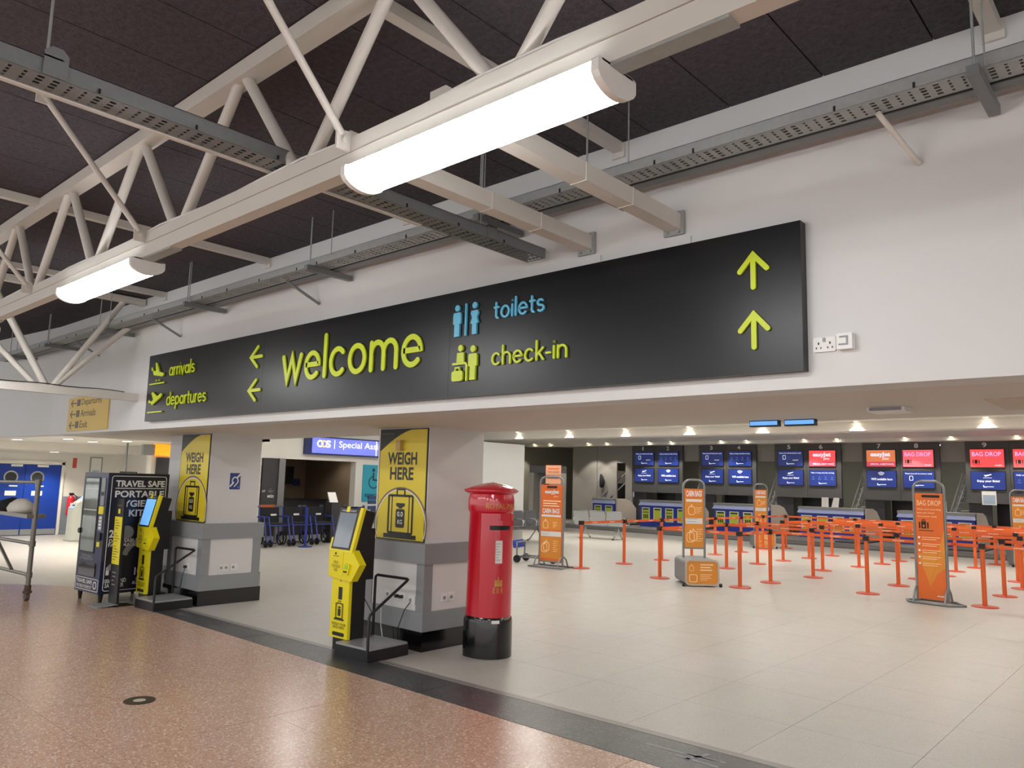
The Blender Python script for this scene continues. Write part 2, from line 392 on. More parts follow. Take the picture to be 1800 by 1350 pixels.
# ------------------------------------------------------------------ roof steel
def box_thing(name, label, cat, dims, mat=STEEL, group=None):
    return single(MB().box(*dims), name, mat, label, cat, group)
tr = thing('roof_truss', 'long cream lattice truss with tubular zigzag struts under the dark ceiling', 'roof truss', (-4, 1.98, 3.08))
bc = MB().box(-14, 6, 1.945, 2.02, 3.08, 3.24).build('bottom_chord', STEEL, tr)
MB().box(-14, 6, 1.941, 1.946, 3.165, 3.168).build('seam', M('seam_line', '#a39a8e', .6), bc)  # thin darker seam line along the chord face
tc_ = MB().box(-14, 6, 1.92, 2.03, 3.90, 3.99).build('top_chord', STEEL, tr)
xb = -1.84
for k in range(-6, 9):
    c = xb - 1.36 * k - 0.02
    for s, dx in ((1, .64), (-1, -.64)):
        MB().cyl((c + s * .06, 1.98, 3.22), (c + dx, 1.98, 3.92), .032).build('strut', STEEL, tr)
for x in (-9.75, -7.25, -4.98, -2.79, -.61, 1.6, 3.8):
    lab = {-9.75: 'cream purlin over the departures end of the big black sign', -7.25: 'cream purlin over the arrows left of the word welcome',
           -4.98: 'cream purlin above the word welcome on the black sign', -2.79: 'cream purlin between the two tie beams', -.61: 'cream purlin over the double wall socket'}.get(x, 'cream ceiling purlin beyond the wall sockets')
    p = thing('ceiling_purlin', lab, 'purlin', (x, 1.98, 3.93), group='ceiling purlins')
    MB().box(x - .035, x + .035, -6, YW - .02, 3.93, 3.995).build('bar', STEEL, p)
    MB().box(x - .05, x + .05, YW - .02, YW, 3.89, 3.99).build('end_plate', STEEL, p)
    if x > -7.5:
        b = thing('fly_brace', {-7.25: 'thin cream brace rod bolted to the truss above the small bright lamp', -4.98: 'thin cream brace rod bolted to the truss between the two lamps',
             -2.79: 'thin cream brace rod bolted to the truss at the end of the long lamp', -.61: 'thin cream brace rod beyond the long lamp'}.get(x, 'thin cream brace rod further along the truss'), 'brace', (x, 1.94, 3.2), group='truss brace rods')
        MB().cyl((x, 1.90, 3.24), (x, 1.30, 3.90), .018).build('rod', STEEL, b)
        for (yy, zz) in ((1.91, 3.215), (1.29, 3.905)):
            gp = MB().hexa([(x + sx, yy + a, zz + c) for sx in (-.006, .006) for a, c in ((-.04, -.045), (.035, -.045), (.035, .05), (-.04, .04))]).build('gusset_plate', STEEL, b)
            MB().cyl((x - .02, yy, zz), (x + .02, yy, zz), .014).build('bolt', STEEL, gp)
for i, x in enumerate((-3.04, -2.36)):
    t = thing('tie_beam', ('cream tie beam from the truss to the wall beside the cable tray', 'cream tie beam from the truss to the wall farther from the cable tray')[i], 'beam', (x, 3, 3.29), group='tie beams over the sign')
    MB().box(x - .05, x + .05, 2.085, YW - .03, 3.29, 3.39).build('bar', STEEL, t); MB().box(x - .03, x + .03, 2.02, 2.12, 3.18, 3.29).build('cleat', STEEL, t)
    pl = MB().box(x - .07, x + .07, YW - .03, YW - .012, 3.26, 3.41).build('end_plate', GALV, t)
    for d in (-.04, .04): MB().cyl((x + d, YW - .05, 3.275), (x + d, YW - .02, 3.275), .01).build('bolt', GALV, pl)
    MB().box(x - .11, x + .11, YW - .012, YW - .001, 3.16, 3.24).build('wall_plate', WALL, t)
    for yy in (3.1, 3.55): MB().box(x - .054, x + .054, yy, yy + .01, 3.287, 3.393).build('clip_band', STEEL, t)
ly = thing('cross_truss', 'cream cross truss with tubular struts running into the wall above the amber sign', 'roof truss', (-10.35, 3, 2.62))
MB().box(-10.39, -10.31, -2, YW, 2.62, 2.72).build('bottom_chord', STEEL, ly)
MB().tube([(-10.3, y, 2.728 + .006 * math.sin(y * 9)) for y in [-1 + i * .17 for i in range(30)]], .006, 6).build('cable', BLACK, ly)
for a, b, r in (((3.05, 2.68), (2.32, 3.93), .04), ((2.93, 2.70), (1.85, 3.75), .032), ((3.09, 2.68), (4.08, 3.74), .036), ((3.09, 2.68), (3.84, 3.91), .036), ((1.2, 2.68), (2.16, 3.93), .036)):
    MB().cyl((-10.35, a[0], a[1]), (-10.35, b[0], b[1]), r).build('strut', STEEL, ly)
MB().box(-10.4, -10.3, 1.0, YW - .02, 3.9, 3.98).build('top_chord', STEEL, ly)

# cable trays
ce_t = thing('cable_tray', 'grey perforated cable tray crossing over the truss towards the wall', 'cable tray', (-3.42, 2.4, 3.27))
perf_tray(MB(), F((-3.34, -.6, 3.27), (0, 1, 0), (-1, 0, 0), (0, 0, 1)), 4.62, .17, .07).build('tray', GALVD, ce_t)
MB().box(-3.52, -3.495, -.6, 3.0, 3.262, 3.288).build('conduit_bar', STEEL, ce_t)
for yy in (.85, 3.42):
    h_ = MB().box(-3.53, -3.33, yy, yy + .07, 3.345, 3.352).build('hanger_bracket', GALVD, ce_t)
    MB().cyl((-3.43, yy + .035, 3.35), (-3.43, yy + .035, ZC), .006).build('hanger_rod', GALV, h_)
    MB().poly(FX((-3.336, yy, 3.27)), [(0, 0), (.09, 0), (.09, .1), (.065, .125), (.025, .125), (0, .1)], 0, .006).build('hanger_plate', GALVD, ce_t)
for i in range(10): MB().box(-3.338, -3.332, -.2 + i * .42, -.192 + i * .42, 3.272, 3.292).build('cable_tie', BLACK, ce_t)
wt = thing('cable_tray', 'long perforated cable tray running along the top of the sign wall', 'cable tray', (-5, 3.8, 3.56))
perf_tray(MB(), F((-15.5, 3.69, 3.56), (1, 0, 0), (0, 1, 0), (0, 0, 1)), 19.5, .17, .065).build('tray', GALV, wt)
MB().box(-15.5, 4, 3.875, 3.96, 3.56, 3.62).build('cable_trunking', GALVD, wt)
MB().box(-15.5, 4, 3.862, 3.874, 3.555, 3.57).build('cable', BLACK, wt)
for i, x in enumerate((-14.4, -12.6, -10.6, -8.1, -5.75, -3.65, -2.72, -.62)):
    b = MB().box(x - .025, x + .025, 3.62, 4.1, 3.505, 3.553).build('support_channel', GALVD, wt)
    MB().cyl((x, 3.66, 3.55), (x, 3.66, ZC), .006).build('hanger_rod', GALV, b)
    if i % 2: MB().cyl((x + .04, 3.66, 3.55), (x + .04, 3.66, ZC), .004).build('hanger_wire', GALV, b)
    else: MB().cyl((x + .3, 3.67, 3.6), (x + .3, 3.67, ZC), .004).build('hanger_wire', GALV, b)
for x, g in ((-11.9, GALVD), (-9.3, GALVD), (-6.35, GALVD), (-1.06, STEEL)):
    MB().cyl((x, 3.80, 3.54), (x + .1, 4.11, 3.36), .014).build('stay_arm', g, wt)
for i in range(26):
    x = -13 + i * .53 + random.uniform(-.15, .15)
    MB().box(x, x + .009, 3.684, 3.69, 3.56, 3.585).build('cable_tie', BLACK, wt)
MB().tube([(-14 + i * .4, 1.955, 3.245 + .012 * math.sin(i * 1.7)) for i in range(50)], .007, 6).build('cable', WHITE, tr)

# linear luminaires under the truss
def luminaire(xc, label, length=1.40):
    t = thing('linear_luminaire', label, 'ceiling lamp', (xc, 1.995, 2.985), group='linear lamps under the truss')
    a, b = -length / 2, length / 2
    prof = [(-.098, .092), (-.105, .085), (-.105, .05)] + [(-.105 + .21 * i / 16, .05 - .05 * math.sin(PI * i / 16) ** .6) for i in range(1, 16)] + [(.105, .05), (.105, .085), (.098, .092)]
    fr = F((0, 0, 0), (0, 1, 0), (0, 0, 1), (1, 0, 0))
    MB().poly(fr, prof, a + .03, b - .03).build('diffuser', LAMP, t, True)
    for s, e in ((a, a + .03), (b - .03, b)):
        MB().poly(fr, [(p[0] * 1.06, p[1] - .004 if p[1] < .06 else p[1] + .003) for p in prof], s, e).build('end_cap', WHITE, t, True)
    MB().box(a, b, -.09, .09, .088, .097).build('back_plate', WHITE, t, True)
    MB().box(b, b + .42, -.045, .028, .085, .096).build('mounting_plate', GALV, t, True)
    return t
luminaire(-2.06, 'long bright white linear lamp under the truss above the word toilets')
luminaire(-5.73, 'bright white linear lamp under the truss above the arrivals end of the sign')
for x in (1.6, -9.4): luminaire(x, 'white linear lamp further along the truss')
tr2 = thing('roof_truss', 'second cream lattice truss further back in the hall', 'roof truss', (-4, -1.5, 3.08))
MB().box(-14, 6, -1.54, -1.46, 3.08, 3.24).build('bottom_chord', STEEL, tr2); MB().box(-14, 6, -1.55, -1.45, 3.9, 3.99).build('top_chord', STEEL, tr2)
for k in range(-6, 9):
    for dx in (.64, -.64): MB().cyl((xb - 1.36 * k, -1.5, 3.22), (xb - 1.36 * k + dx, -1.5, 3.92), .032).build('strut', STEEL, tr2)
for x in (3.6, 1.2, -1.2, -3.6, -6, -8.4, -10.8): 
    o = luminaire(x, 'white linear lamp added on the unseen second truss to brighten the floor'); o.location.y = -1.5  # unseen lamps added here to throw more light on the near floor

# ------------------------------------------------------------------ the big sign
sg = thing('overhead_sign', 'long black overhead sign reading welcome, arrivals, departures, toilets and check-in', 'sign', (-5.7, 4.05, 2.335))
SF = F((0, 4.045, 0))
for a, b in ((-9.885, -7.1), (-7.1, -4.32), (-4.32, -1.545)):
    MB().fbox(SF, a + .001, b - .001, 2.335, 3.17, -.073, 0).build('sign_panel', SIGNB, sg)
G = {}
def glyph(ch):
    w = .2
    o = arc(.45, .5, .36, .41, 0, 360, 24)[:-1]
    D = {'o': ([(o, 1)], .9), 'e': ([([(.09, .52), (.8, .52)] + arc(.45, .5, .36, .41, 3, 315, 22), 0)], .9), 'c': ([(arc(.45, .5, .36, .41, 45, 315, 20), 0)], .84),
         'a': ([(o, 1), ([(.81, .09), (.81, .91)], 0)], .92), 'd': ([(o, 1), ([(.81, .09), (.81, 1.42)], 0)], .92), 'p': ([(o, 1), ([(.09, -.38), (.09, .91)], 0)], .9),
         'l': ([([(.1, .09), (.1, 1.42)], 0)], .2), 'i': ([([(.1, .09), (.1, .91)], 0), ([(.1, 1.22), (.1, 1.24)], 0)], .2),
         't': ([([(.25, 1.25), (.25, .32)] + arc(.45, .32, .2, .23, 180, 265, 6), 0), ([(.07, .91), (.5, .91)], 0)], .56),
         'r': ([([(.1, .09), (.1, .91)], 0), (arc(.42, .52, .32, .39, 178, 90, 10), 0)], .5),
         's': ([(arc(.34, .705, .25, .2, 40, 250, 12) + arc(.36, .3, .27, .21, 95, -140, 14), 0)], .7),
         'u': ([([(.1, .91), (.1, .42)] + arc(.43, .42, .33, .33, 180, 360, 14) + [(.76, .91)], 0), ([(.76, .5), (.76, .09)], 0)], .86),
         'n': ([([(.1, .09), (.1, .91)], 0), ([(.1, .55)] + arc(.43, .58, .33, .33, 180, 0, 14) + [(.76, .09)], 0)], .86),
         'm': ([([(.1, .09), (.1, .91)], 0), ([(.1, .55)] + arc(.38, .6, .28, .31, 180, 0, 12) + [(.66, .09)], 0), ([(.66, .55)] + arc(.94, .6, .28, .31, 180, 0, 12) + [(1.22, .09)], 0)], 1.32),
         'h': ([([(.1, .09), (.1, 1.42)], 0), ([(.1, .55)] + arc(.43, .58, .33, .33, 180, 0, 14) + [(.76, .09)], 0)], .86),
         'v': ([([(.08, .91), (.4, .09), (.72, .91)], 0)], .8), 'w': ([([(.08, .91), (.34, .09), (.6, .88), (.86, .09), (1.12, .91)], 0)], 1.2),
         'k': ([([(.1, .09), (.1, 1.42)], 0), ([(.64, .91), (.12, .42)], 0), ([(.3, .58), (.66, .09)], 0)], .74), '-': ([([(.06, .5), (.4, .5)], 0)], .46)}
    return D[ch]
def rounded_word(fr, word, u0, u1, v0, xh, mat, parent, w=.155, depth=.016):
    gap = .13; tot = sum(glyph(c)[1] for c in word) + gap * (len(word) - 1); k = (u1 - u0) / tot; u = u0
    for c in word:
        st, wd = glyph(c); mb = MB(); f2 = F(fr(u, v0), fr.u * k, fr.v * xh, fr.n)
        for q_, (pts, cl) in enumerate(st): mb.ribbon(f2, pts, w, 0.002, depth - .0009 * q_, bool(cl))
        mb.build('letter', mat, parent); u += (wd + gap) * k
rounded_word(SF, 'welcome', -6.72, -4.62, 2.605, .285, LIME, sg, .165)
rounded_word(SF, 'arrivals', -9.26, -8.60, 2.865, .112, LIME, sg)
rounded_word(SF, 'departures', -9.27, -8.27, 2.505, .112, LIME, sg)
rounded_word(SF, 'toilets', -3.84, -3.35, 2.893, .1, CYAN, sg)
rounded_word(SF, 'check-in', -3.85, -3.14, 2.545, .1, LIME, sg)
for zc in (2.92, 2.57):
    MB().ribbon(SF, [(-7.12, zc), (-7.33, zc)], .035, .002, .016).ribbon(SF, [(-7.2, zc + .105), (-7.335, zc), (-7.2, zc - .105)], .035, .002, .0165).build('arrow', LIME, sg)
for zc in (2.92, 2.575):
    MB().ribbon(SF, [(-1.815, zc - .09), (-1.815, zc + .095)], .03, .002, .016).ribbon(SF, [(-1.895, zc + .01), (-1.815, zc + .1), (-1.735, zc + .01)], .03, .002, .0165).build('arrow', LIME, sg)
def man(mb, u, v, h, fr=SF, d=.02, woman=False):
    r = h * .1; mb.disc(fr, u, v + h - r, r, .002, d, 16)
    if woman: pts = [(-.13, .74), (.13, .74), (.16, .66), (.1, .52), (.17, .34), (.09, .34), (.09, 0), (-.09, 0), (-.09, .34), (-.17, .34), (-.1, .52), (-.16, .66)]
    else: pts = [(-.14, .76), (.14, .76), (.17, .7), (.17, .4), (.11, .4), (.11, 0), (-.11, 0), (-.11, .4), (-.17, .4), (-.17, .7)]
    return mb.poly(fr, [(u + a * h, v + b * h) for a, b in pts], .002, d)
man(MB(), -4.225, 2.805, .25).build('man_pictogram', CYAN, sg)
man(MB(), -4.035, 2.805, .25, woman=True).build('woman_pictogram', CYAN, sg)
MB().ribbon(SF, [(-4.13, 2.81), (-4.13, 3.05)], .014, .002, .02).build('divider_bar', CYAN, sg)
man(MB(), -4.04, 2.455, .265).build('passenger_pictogram', LIME, sg)
q = MB().disc(SF, -4.175, 2.71, .026, .002, .02, 16).poly(SF, [(-4.215, 2.60), (-4.135, 2.60), (-4.14, 2.675), (-4.21, 2.675)], .002, .02)
q.ribbon(SF, [(-4.255, 2.59), (-4.12, 2.59), (-4.105, 2.575), (-4.105, 2.46)], .018, .002, .02); q.build('clerk_pictogram', LIME, sg)
MB().poly(SF, rrect(-4.265, -4.145, 2.455, 2.535, .02), .002, .02).ribbon(SF, [(-4.23, 2.535), (-4.225, 2.56), (-4.185, 2.56), (-4.18, 2.535)], .012, .002, .02).build('bag_pictogram', LIME, sg)
pl = [(-.19, .1), (-.15, .1), (-.11, .035), (.15, .02), (.19, .045), (.17, .075), (.06, .085), (-.05, .22), (-.09, .22), (-.06, .095), (-.13, .1), (-.17, .15), (-.2, .15)]
def plane(zc, rot):
    f2 = F(SF(-9.575, zc), Vector((math.cos(rot), 0, math.sin(rot))), Vector((-math.sin(rot), 0, math.cos(rot))), SF.n)
    return MB().poly(f2, [(a * .95, b * .85 - .06) for a, b in pl], .002, .02)
plane(2.93, -.08).disc(SF, -9.6, 2.835, .012, .002, .02, 10).disc(SF, -9.52, 2.835, .012, .002, .02, 10).build('landing_plane_pictogram', LIME, sg)
plane(2.60, .42).build('departing_plane_pictogram', LIME, sg)
for z in (2.795, 2.44): MB().ribbon(SF, [(-9.78, z), (-9.38, z)], .017, .002, .02).build('runway_bar', LIME, sg)

ws = thing('double_socket', 'white double power socket on the wall beside the black sign', 'power socket', (-1.45, YW, 2.43))
wF = F((0, YW, 0)); MB().poly(wF, rrect(-1.515, -1.395, 2.435, 2.515, .01), .001, .014).build('face_plate', WHITE, ws)
for u in (-1.485, -1.425):
    MB().fbox(wF, u - .004, u + .004, 2.475, 2.488, .014, .0155).fbox(wF, u - .015, u - .009, 2.452, 2.462, .014, .0155).fbox(wF, u + .009, u + .015, 2.452, 2.462, .014, .0155).build('pin_holes', BLACK, ws)
MB().fbox(wF, -1.462, -1.448, 2.488, 2.51, .014, .02).build('rocker_switch', GREYB, ws)
wu = thing('wall_unit', 'small white square isolator box on the wall right of the double socket', 'switch box', (-1.33, YW, 2.43))
MB().poly(wF, rrect(-1.38, -1.3, 2.435, 2.52, .006), .001, .05).build('case', WHITE, wu)
MB().ribbon(wF, [(-1.36, 2.5), (-1.325, 2.5), (-1.325, 2.46), (-1.365, 2.46)], .008, .05, .056).build('lever', GREYB, wu)
ys = thing('amber_sign', 'amber direction sign reading Departures, Arrivals and Exit on the wall under the cross truss', 'sign', (-12.04, YW, 2.28))
yF = F((0, YW - .014, 0)); MB().fbox(yF, -12.83, -11.26, 2.28, 2.79, -.013, 0).build('board', YSIGN, ys)
BROWN = M('brown_print', '#4c3a22', .5)
for t, z, w in (('Departures', 2.655, .78), ('Arrivals', 2.49, .58), ('Exit', 2.325, .3)):
    text(yF, t, -12.3, -12.3 + w, z - (.02 if 'p' in t else 0), z + .105, BROWN, ys, .002)
    MB().ribbon(yF, [(-12.52, z + .045), (-12.72, z + .045)], .018, .001, .003).ribbon(yF, [(-12.65, z + .095), (-12.72, z + .045), (-12.65, z - .005)], .018, .001, .003).build('arrow', BROWN, ys)
    MB().fbox(yF, -12.48, -12.36, z, z + .1, .001, .003).build('pictogram', BROWN, ys)

# ------------------------------------------------------------------ pillars
def pillar(x0, x1, y0, y1, label, wing=None):
    t = thing('pillar', label, 'pillar', ((x0 + x1) / 2, (y0 + y1) / 2, 0))
    MB().box(x0, x1, y0, y1, 0, ZS).build('column', WALL, t)
    if wing: MB().box(*wing, 0, ZS).build('wing', WALL, t)
    e = .075
    MB().box(x0 - e, x1 + e, y0 - e, y1 + e, 0, .19).build('plinth', BLACKG, t)
    MB().box(x0 - e + .008, x1 + e - .008, y0 - e + .008, y1 + e - .008, .19, .38).build('lower_rail', GREYB, t)
    MB().box(x0 - e, x1 + e, y0 - e, y1 + e, .85, 1.05).build('upper_rail', GREYB, t)
    MB().box(x0 - .045, x1 + .045, y0 - .045, y1 + .045, .38, .85).build('panel', PANELW, t)
    for a in (x0 - .055, x1 - .06):
        for b in (y0 - .055, y1 - .06): MB().box(a, a + .115, b, b + .115, .378, .852).build('corner_guard', GREYB, t)
    if wing:
        a, b, c, d = wing
        MB().box(a - .04, b, c - .04, d, .85, 1.03).build('upper_rail', GREYB, t); MB().box(a - .04, b, c - .04, d, .19, .36).build('lower_rail', GREYB, t); MB().box(a - .05, b, c - .05, d, 0, .19).build('plinth', BLACKG, t)
    return t
pillar(-6.77, -5.93, 5.325, 6.13, 'white pillar with grey buffer rails behind the red pillar box')
pillar(-10.66, -9.79, 4.905, 5.64, 'white pillar with grey buffer rails beside the dark vending machine', (-11.45, -10.66, 5.1, 5.64))
def wall_socket(fr, u, v, w, name, label, mat=WHITE, plug=False):
    t = thing(name, label, 'power socket', fr(u, v)); MB().poly(fr, rrect(u, u + w, v, v + .085, .008), .001, .012).build('face_plate', WHITE, t)
    for k in range(int(w / .07)):
        MB().fbox(fr, u + .02 + k * .07, u + .05 + k * .07, v + .025, v + .055, .012, .02 if not plug else .05).build('plug' if plug else 'pin_holes', BLACK if plug else GREYB, t)
    return t
f1 = F((0, 5.28, 0)); f1x = FX((-5.885, 0, 0)); f2 = F((0, 4.86, 0)); f2x = FX((-9.745, 0, 0))
wall_socket(f1, -6.47, .46, .08, 'data_outlet', 'small white data outlet low on the pillar behind the kiosk')
wall_socket(f1, -6.3, .46, .15, 'double_socket', 'dark double socket low on the pillar face behind the weighing platform', plug=True)
wall_socket(f1, -6.1, .44, .1, 'fused_spur', 'white outlet with a black lead low on the pillar face')
wall_socket(f1x, 5.52, .46, .085, 'double_socket', 'white outlet low on the pillar side next to the pillar box')
wall_socket(f1x, 5.62, .46, .085, 'double_socket', 'grey outlet low on the pillar side against the pillar box')
wall_socket(f2, -10.15, .43, .09, 'double_socket', 'white outlet with a black plug low on the pillar near the vending machine', plug=True)
wall_socket(f2x, 5.1, .43, .14, 'double_socket', 'silver double socket low on the pillar side below the hearing loop sign')
wall_socket(f2x, 5.27, .43, .1, 'data_outlet', 'white outlet beside the silver socket on the pillar side')
single(MB().tube([(-6.44, 5.26, .5), (-6.45, 5.2, .42), (-6.4, 5.17, .2), (-6.36, 5.18, .02)], .005, 6), 'cable', WHITE, 'white cable hanging from the pillar behind the weighing platform', 'cable')
single(MB().tube([(-6.06, 5.26, .46), (-6.08, 5.2, .38), (-6.13, 5.17, .2), (-6.14, 5.19, .01)], .005, 6), 'cable', BLACK, 'black cable hanging from the pillar behind the weighing platform', 'cable')
single(MB().tube([(-10.1, 4.825, .47), (-10.11, 4.80, .35), (-10.13, 4.80, .25), (-10.15, 4.80, .2)], .005, 6), 'cable', BLACK, 'black cable hanging from the socket near the vending machine', 'cable')

def suitcase_icon(fr, cu, v0, s, mat, parent, d=.003, local=False, lab='0.0\nKG', tm=None):
    w = .62 * s
    m = MB()
    m.ribbon(fr, rrect(cu - w / 2, cu + w / 2, v0 + .1 * s, v0 + .8 * s, .03 * s, 3), .045 * s, .001, d, True)
    for k in (-.36, .36): m.fbox(fr, cu + k * w - .012 * s, cu + k * w + .012 * s, v0 + .1 * s, v0 + .8 * s, .001, d)
    m.ribbon(fr, [(cu - .1 * s, v0 + .81 * s), (cu - .1 * s, v0 + .92 * s), (cu + .1 * s, v0 + .92 * s), (cu + .1 * s, v0 + .81 * s)], .035 * s, .001, d)
    m.fbox(fr, cu - .42 * s, cu + .42 * s, v0, v0 + .08 * s, .001, d)
    m.fbox(fr, cu - .11 * s, cu + .11 * s, v0 + .6 * s, v0 + .66 * s, .001, d); m.poly(fr, [(cu - .08 * s, v0 + .6 * s), (cu - .03 * s, v0 + .56 * s), (cu + .03 * s, v0 + .56 * s), (cu + .08 * s, v0 + .6 * s)], .001, d)
    m.poly(fr, rrect(cu - .115 * s, cu + .115 * s, v0 + .2 * s, v0 + .55 * s, .04 * s, 3), .001, d)
    m.build('suitcase_graphic', mat, parent, local)
    if tm:
        text(fr, '0.0', cu - .075 * s, cu + .075 * s, v0 + .41 * s, v0 + .5 * s, tm, parent, d + .001, .01, local); text(fr, 'KG', cu - .06 * s, cu + .06 * s, v0 + .27 * s, v0 + .35 * s, tm, parent, d + .001, .01, local)
POSTB = M('poster_black', '#1c1a12', .45); RIM = M('poster_rim', '#7d6a52', .45)
def weigh_poster(x0, x1, y, z0, z1, label, dome):
    t = thing('wall_poster', label, 'poster', ((x0 + x1) / 2, y, z0)); fr = F((0, y, 0)); w = x1 - x0
    MB().fbox(fr, x0, x1, z0, z1, .001, .012).build('backing', POSTB, t)
    MB().fbox(fr, x0 + .012, x1 - .012, z0 + .012, z1 - .012, .012, .014).build('yellow_print', YELP, t)
    h = z1 - z0
    MB().poly(fr, [(x0 + .008, z1 - .008)] + [(x0 + .008 + w * .72 * k / 10, z1 - .008 - .2 * h * (1 - k / 10) ** 1.6) for k in range(11)], .0142, .0155).build('corner_print', POSTB, t)
    text(fr, 'weighpoint', x0 + .04 * w, x0 + .3 * w, z1 - .065, z1 - .035, M('faint_print', '#6b6448', .5), t, .0158)
    text(fr, 'WEIGH', x0 + .19 * w, x0 + .8 * w, z1 - .385, z1 - .25, POSTB, t, .0155, .032)
    text(fr, 'HERE', x0 + .25 * w, x0 + .74 * w, z1 - .545, z1 - .41, POSTB, t, .0155, .032)
    cx = (x0 + x1) / 2
    a0 = -.32
    MB().ring(fr, cx, z0 + .16, .405 * w / .78, .428 * w / .78, .0142, .0155, 30, a0, PI - a0, ry=dome).build('dome_outline', RIM, t)
    MB().ring(fr, cx, z0 + .16, .395 * w / .78, .405 * w / .78, .0142, .0156, 30, a0, PI - a0, ry=dome).build('dome_inner_line', WHITE, t)
    suitcase_icon(F(fr(cx, z0 + .02, .0135), fr.u * 1.12, fr.v, fr.n), 0, 0, .56, POSTB, t, .0025, tm=WHITE)
    return t
weigh_poster(-6.73, -5.945, 5.325, 1.055, 2.235, 'yellow weigh here poster on the pillar behind the pillar box', .93)
weigh_poster(-10.63, -9.80, 4.905, 1.055, 2.235, 'yellow weigh here poster on the pillar beside the vending machine', 1.0)
single(MB().fbox(F((0, 5.311, 0)), -6.4, -6.33, 2.0, 2.11, .0, .05), 'sensor_box', M('sensor_cream', '#b99a5e', .5), 'small cream sensor box stuck on the weigh here poster', 'sensor')
hs = thing('hearing_loop_sign', 'blue hearing loop sign with white ear symbol on the pillar side', 'sign', (-9.79, 5.27, 1.5)); hF = FX((-9.79, 0, 0))
MB().fbox(hF, 5.2, 5.35, 1.5, 1.72, .001, .005).build('plate', M('sign_blue', '#2b3d7c', .4), hs)
MB().ribbon(hF, [(5.21, 1.545), (5.25, 1.59)], .022, .005, .006).ribbon(hF, [(5.3, 1.655), (5.345, 1.705)], .022, .005, .006).ribbon(hF, arc(5.275, 1.615, .042, .05, 200, -20, 10) + [(5.285, 1.56), (5.265, 1.54)], .015, .005, .006).build('ear_symbol', WHITE, hs)
text(hF, 'T', 5.315, 5.335, 1.515, 1.535, WHITE, hs, .006)

# ------------------------------------------------------------------ red pillar box
lb = thing('pillar_box', 'glossy red pillar box with a black base beside the white pillar', 'post box', (-5.35, 5.69, 0))
def dshape(a):                                   # D: round front towards +X, flat sides and back
    c, s = math.cos(a), math.sin(a)
    if c >= 0: return (c, s)
    return (-.93 * abs(c) ** .45, math.copysign(abs(s) ** .6, s))
B = .215
MB().lathe([(B + .012, 0), (B + .012, .34), (B + .006, .37), (B - .002, .385)], k=48, shape=dshape).build('base', BLACKG, lb, True)
bd = MB().lathe([(B - .004, .383), (B - .012, 1.39), (B - .002, 1.40)], k=48, shape=dshape).build('body', POSTRED, lb, True)
MB().lathe([(B - .002, 1.40), (B + .003, 1.42), (B + .003, 1.51), (B - .004, 1.55), (B - .008, 1.575)], k=48, shape=dshape).build('collar', POSTRED, lb, True)
MB().lathe([(B - .006, 1.57), (B + .035, 1.592), (B + .045, 1.605), (B + .04, 1.617), (B - .02, 1.645), (B - .11, 1.675), (B - .2, 1.688), (.01, 1.69)], k=48, shape=dshape).build('cap', POSTRED, lb, True)
def curved(mb, pts2d, r0, r1, seg=None):
    """shape on the round front: pts as (angle deg, z)"""
    k = len(pts2d); vs = []
    for r in (r0, r1): vs += [(r * math.cos(math.radians(a)), r * math.sin(math.radians(a)), z) for a, z in pts2d]
    return mb.add(vs, [list(range(k))[::-1], list(range(k, 2 * k))] + [(i, (i + 1) % k, k + (i + 1) % k, k + i) for i in range(k)])
def curved_rect(mb, a0, a1, z0, z1, r0, r1, n=8):
    for i in range(n):
        a = a0 + (a1 - a0) * i / n; b = a0 + (a1 - a0) * (i + 1) / n; curved(mb, [(a, z0), (b, z0), (b, z1), (a, z1)], r0, r1)
    return mb
curved_rect(MB(), -78, 44, .40, 1.385, B - .012, B - .003, 16).build('door', POSTRED, bd, True)
curved_rect(MB(), -56, 10, 1.27, 1.32, B - .01, B + .035).build('slot_hood', POSTRED, bd, True)
curved_rect(MB(), -53, 8, 1.225, 1.27, B - .01, B - .0015).build('slot', BLACK, bd, True)
cf = curved_rect(curved_rect(MB(), -42, -12, .88, .905, B - .01, B + .008), -42, -12, 1.125, 1.15, B - .01, B + .008)
curved_rect(curved_rect(cf, -42, -37, .9, 1.13, B - .01, B + .008, 2), -17, -12, .9, 1.13, B - .01, B + .008, 2).build('card_frame', POSTRED, bd, True)
curved_rect(MB(), -37, -17, .905, 1.125, B - .01, B - .0005).build('collection_card', WHITE, bd, True)
for i in range(7): curved_rect(MB(), -35, -22 - (i % 3) * 3, 1.09 - i * .026, 1.096 - i * .026, B - .002, B + .0005, 3).build('card_print', GREYB, bd, True)
def curved_text(body, a0, a1, z0, z1, r, mat, parent, bold=0.):
    vs, fs = glyphs(body, bold); xs = [v[0] for v in vs]; ys_ = [v[1] for v in vs]; m = MB()
    m.add([(r * math.cos(math.radians(a0 + (a1 - a0) * (v[0] - min(xs)) / (max(xs) - min(xs)))), r * math.sin(math.radians(a0 + (a1 - a0) * (v[0] - min(xs)) / (max(xs) - min(xs)))),
            z0 + (z1 - z0) * (v[1] - min(ys_)) / (max(ys_) - min(ys_))) for v in vs], fs); return m.build('lettering', mat, parent, True)
curved_text('ROYAL MAIL', -64, 30, 1.43, 1.485, B + .0045, GOLD, lb)
curved_text('E II R', -40, -12, .62, .675, B - .002, GOLD, bd)
cr = MB()
for a in (-35, -30.5, -26, -21.5, -17): curved(cr, [(a - 1.7, .70), (a + 1.7, .70), (a + 1.4, .745 + .012 * (a == -26)), (a - 1.4, .745 + .012 * (a == -26))], B - .003, B - .001)
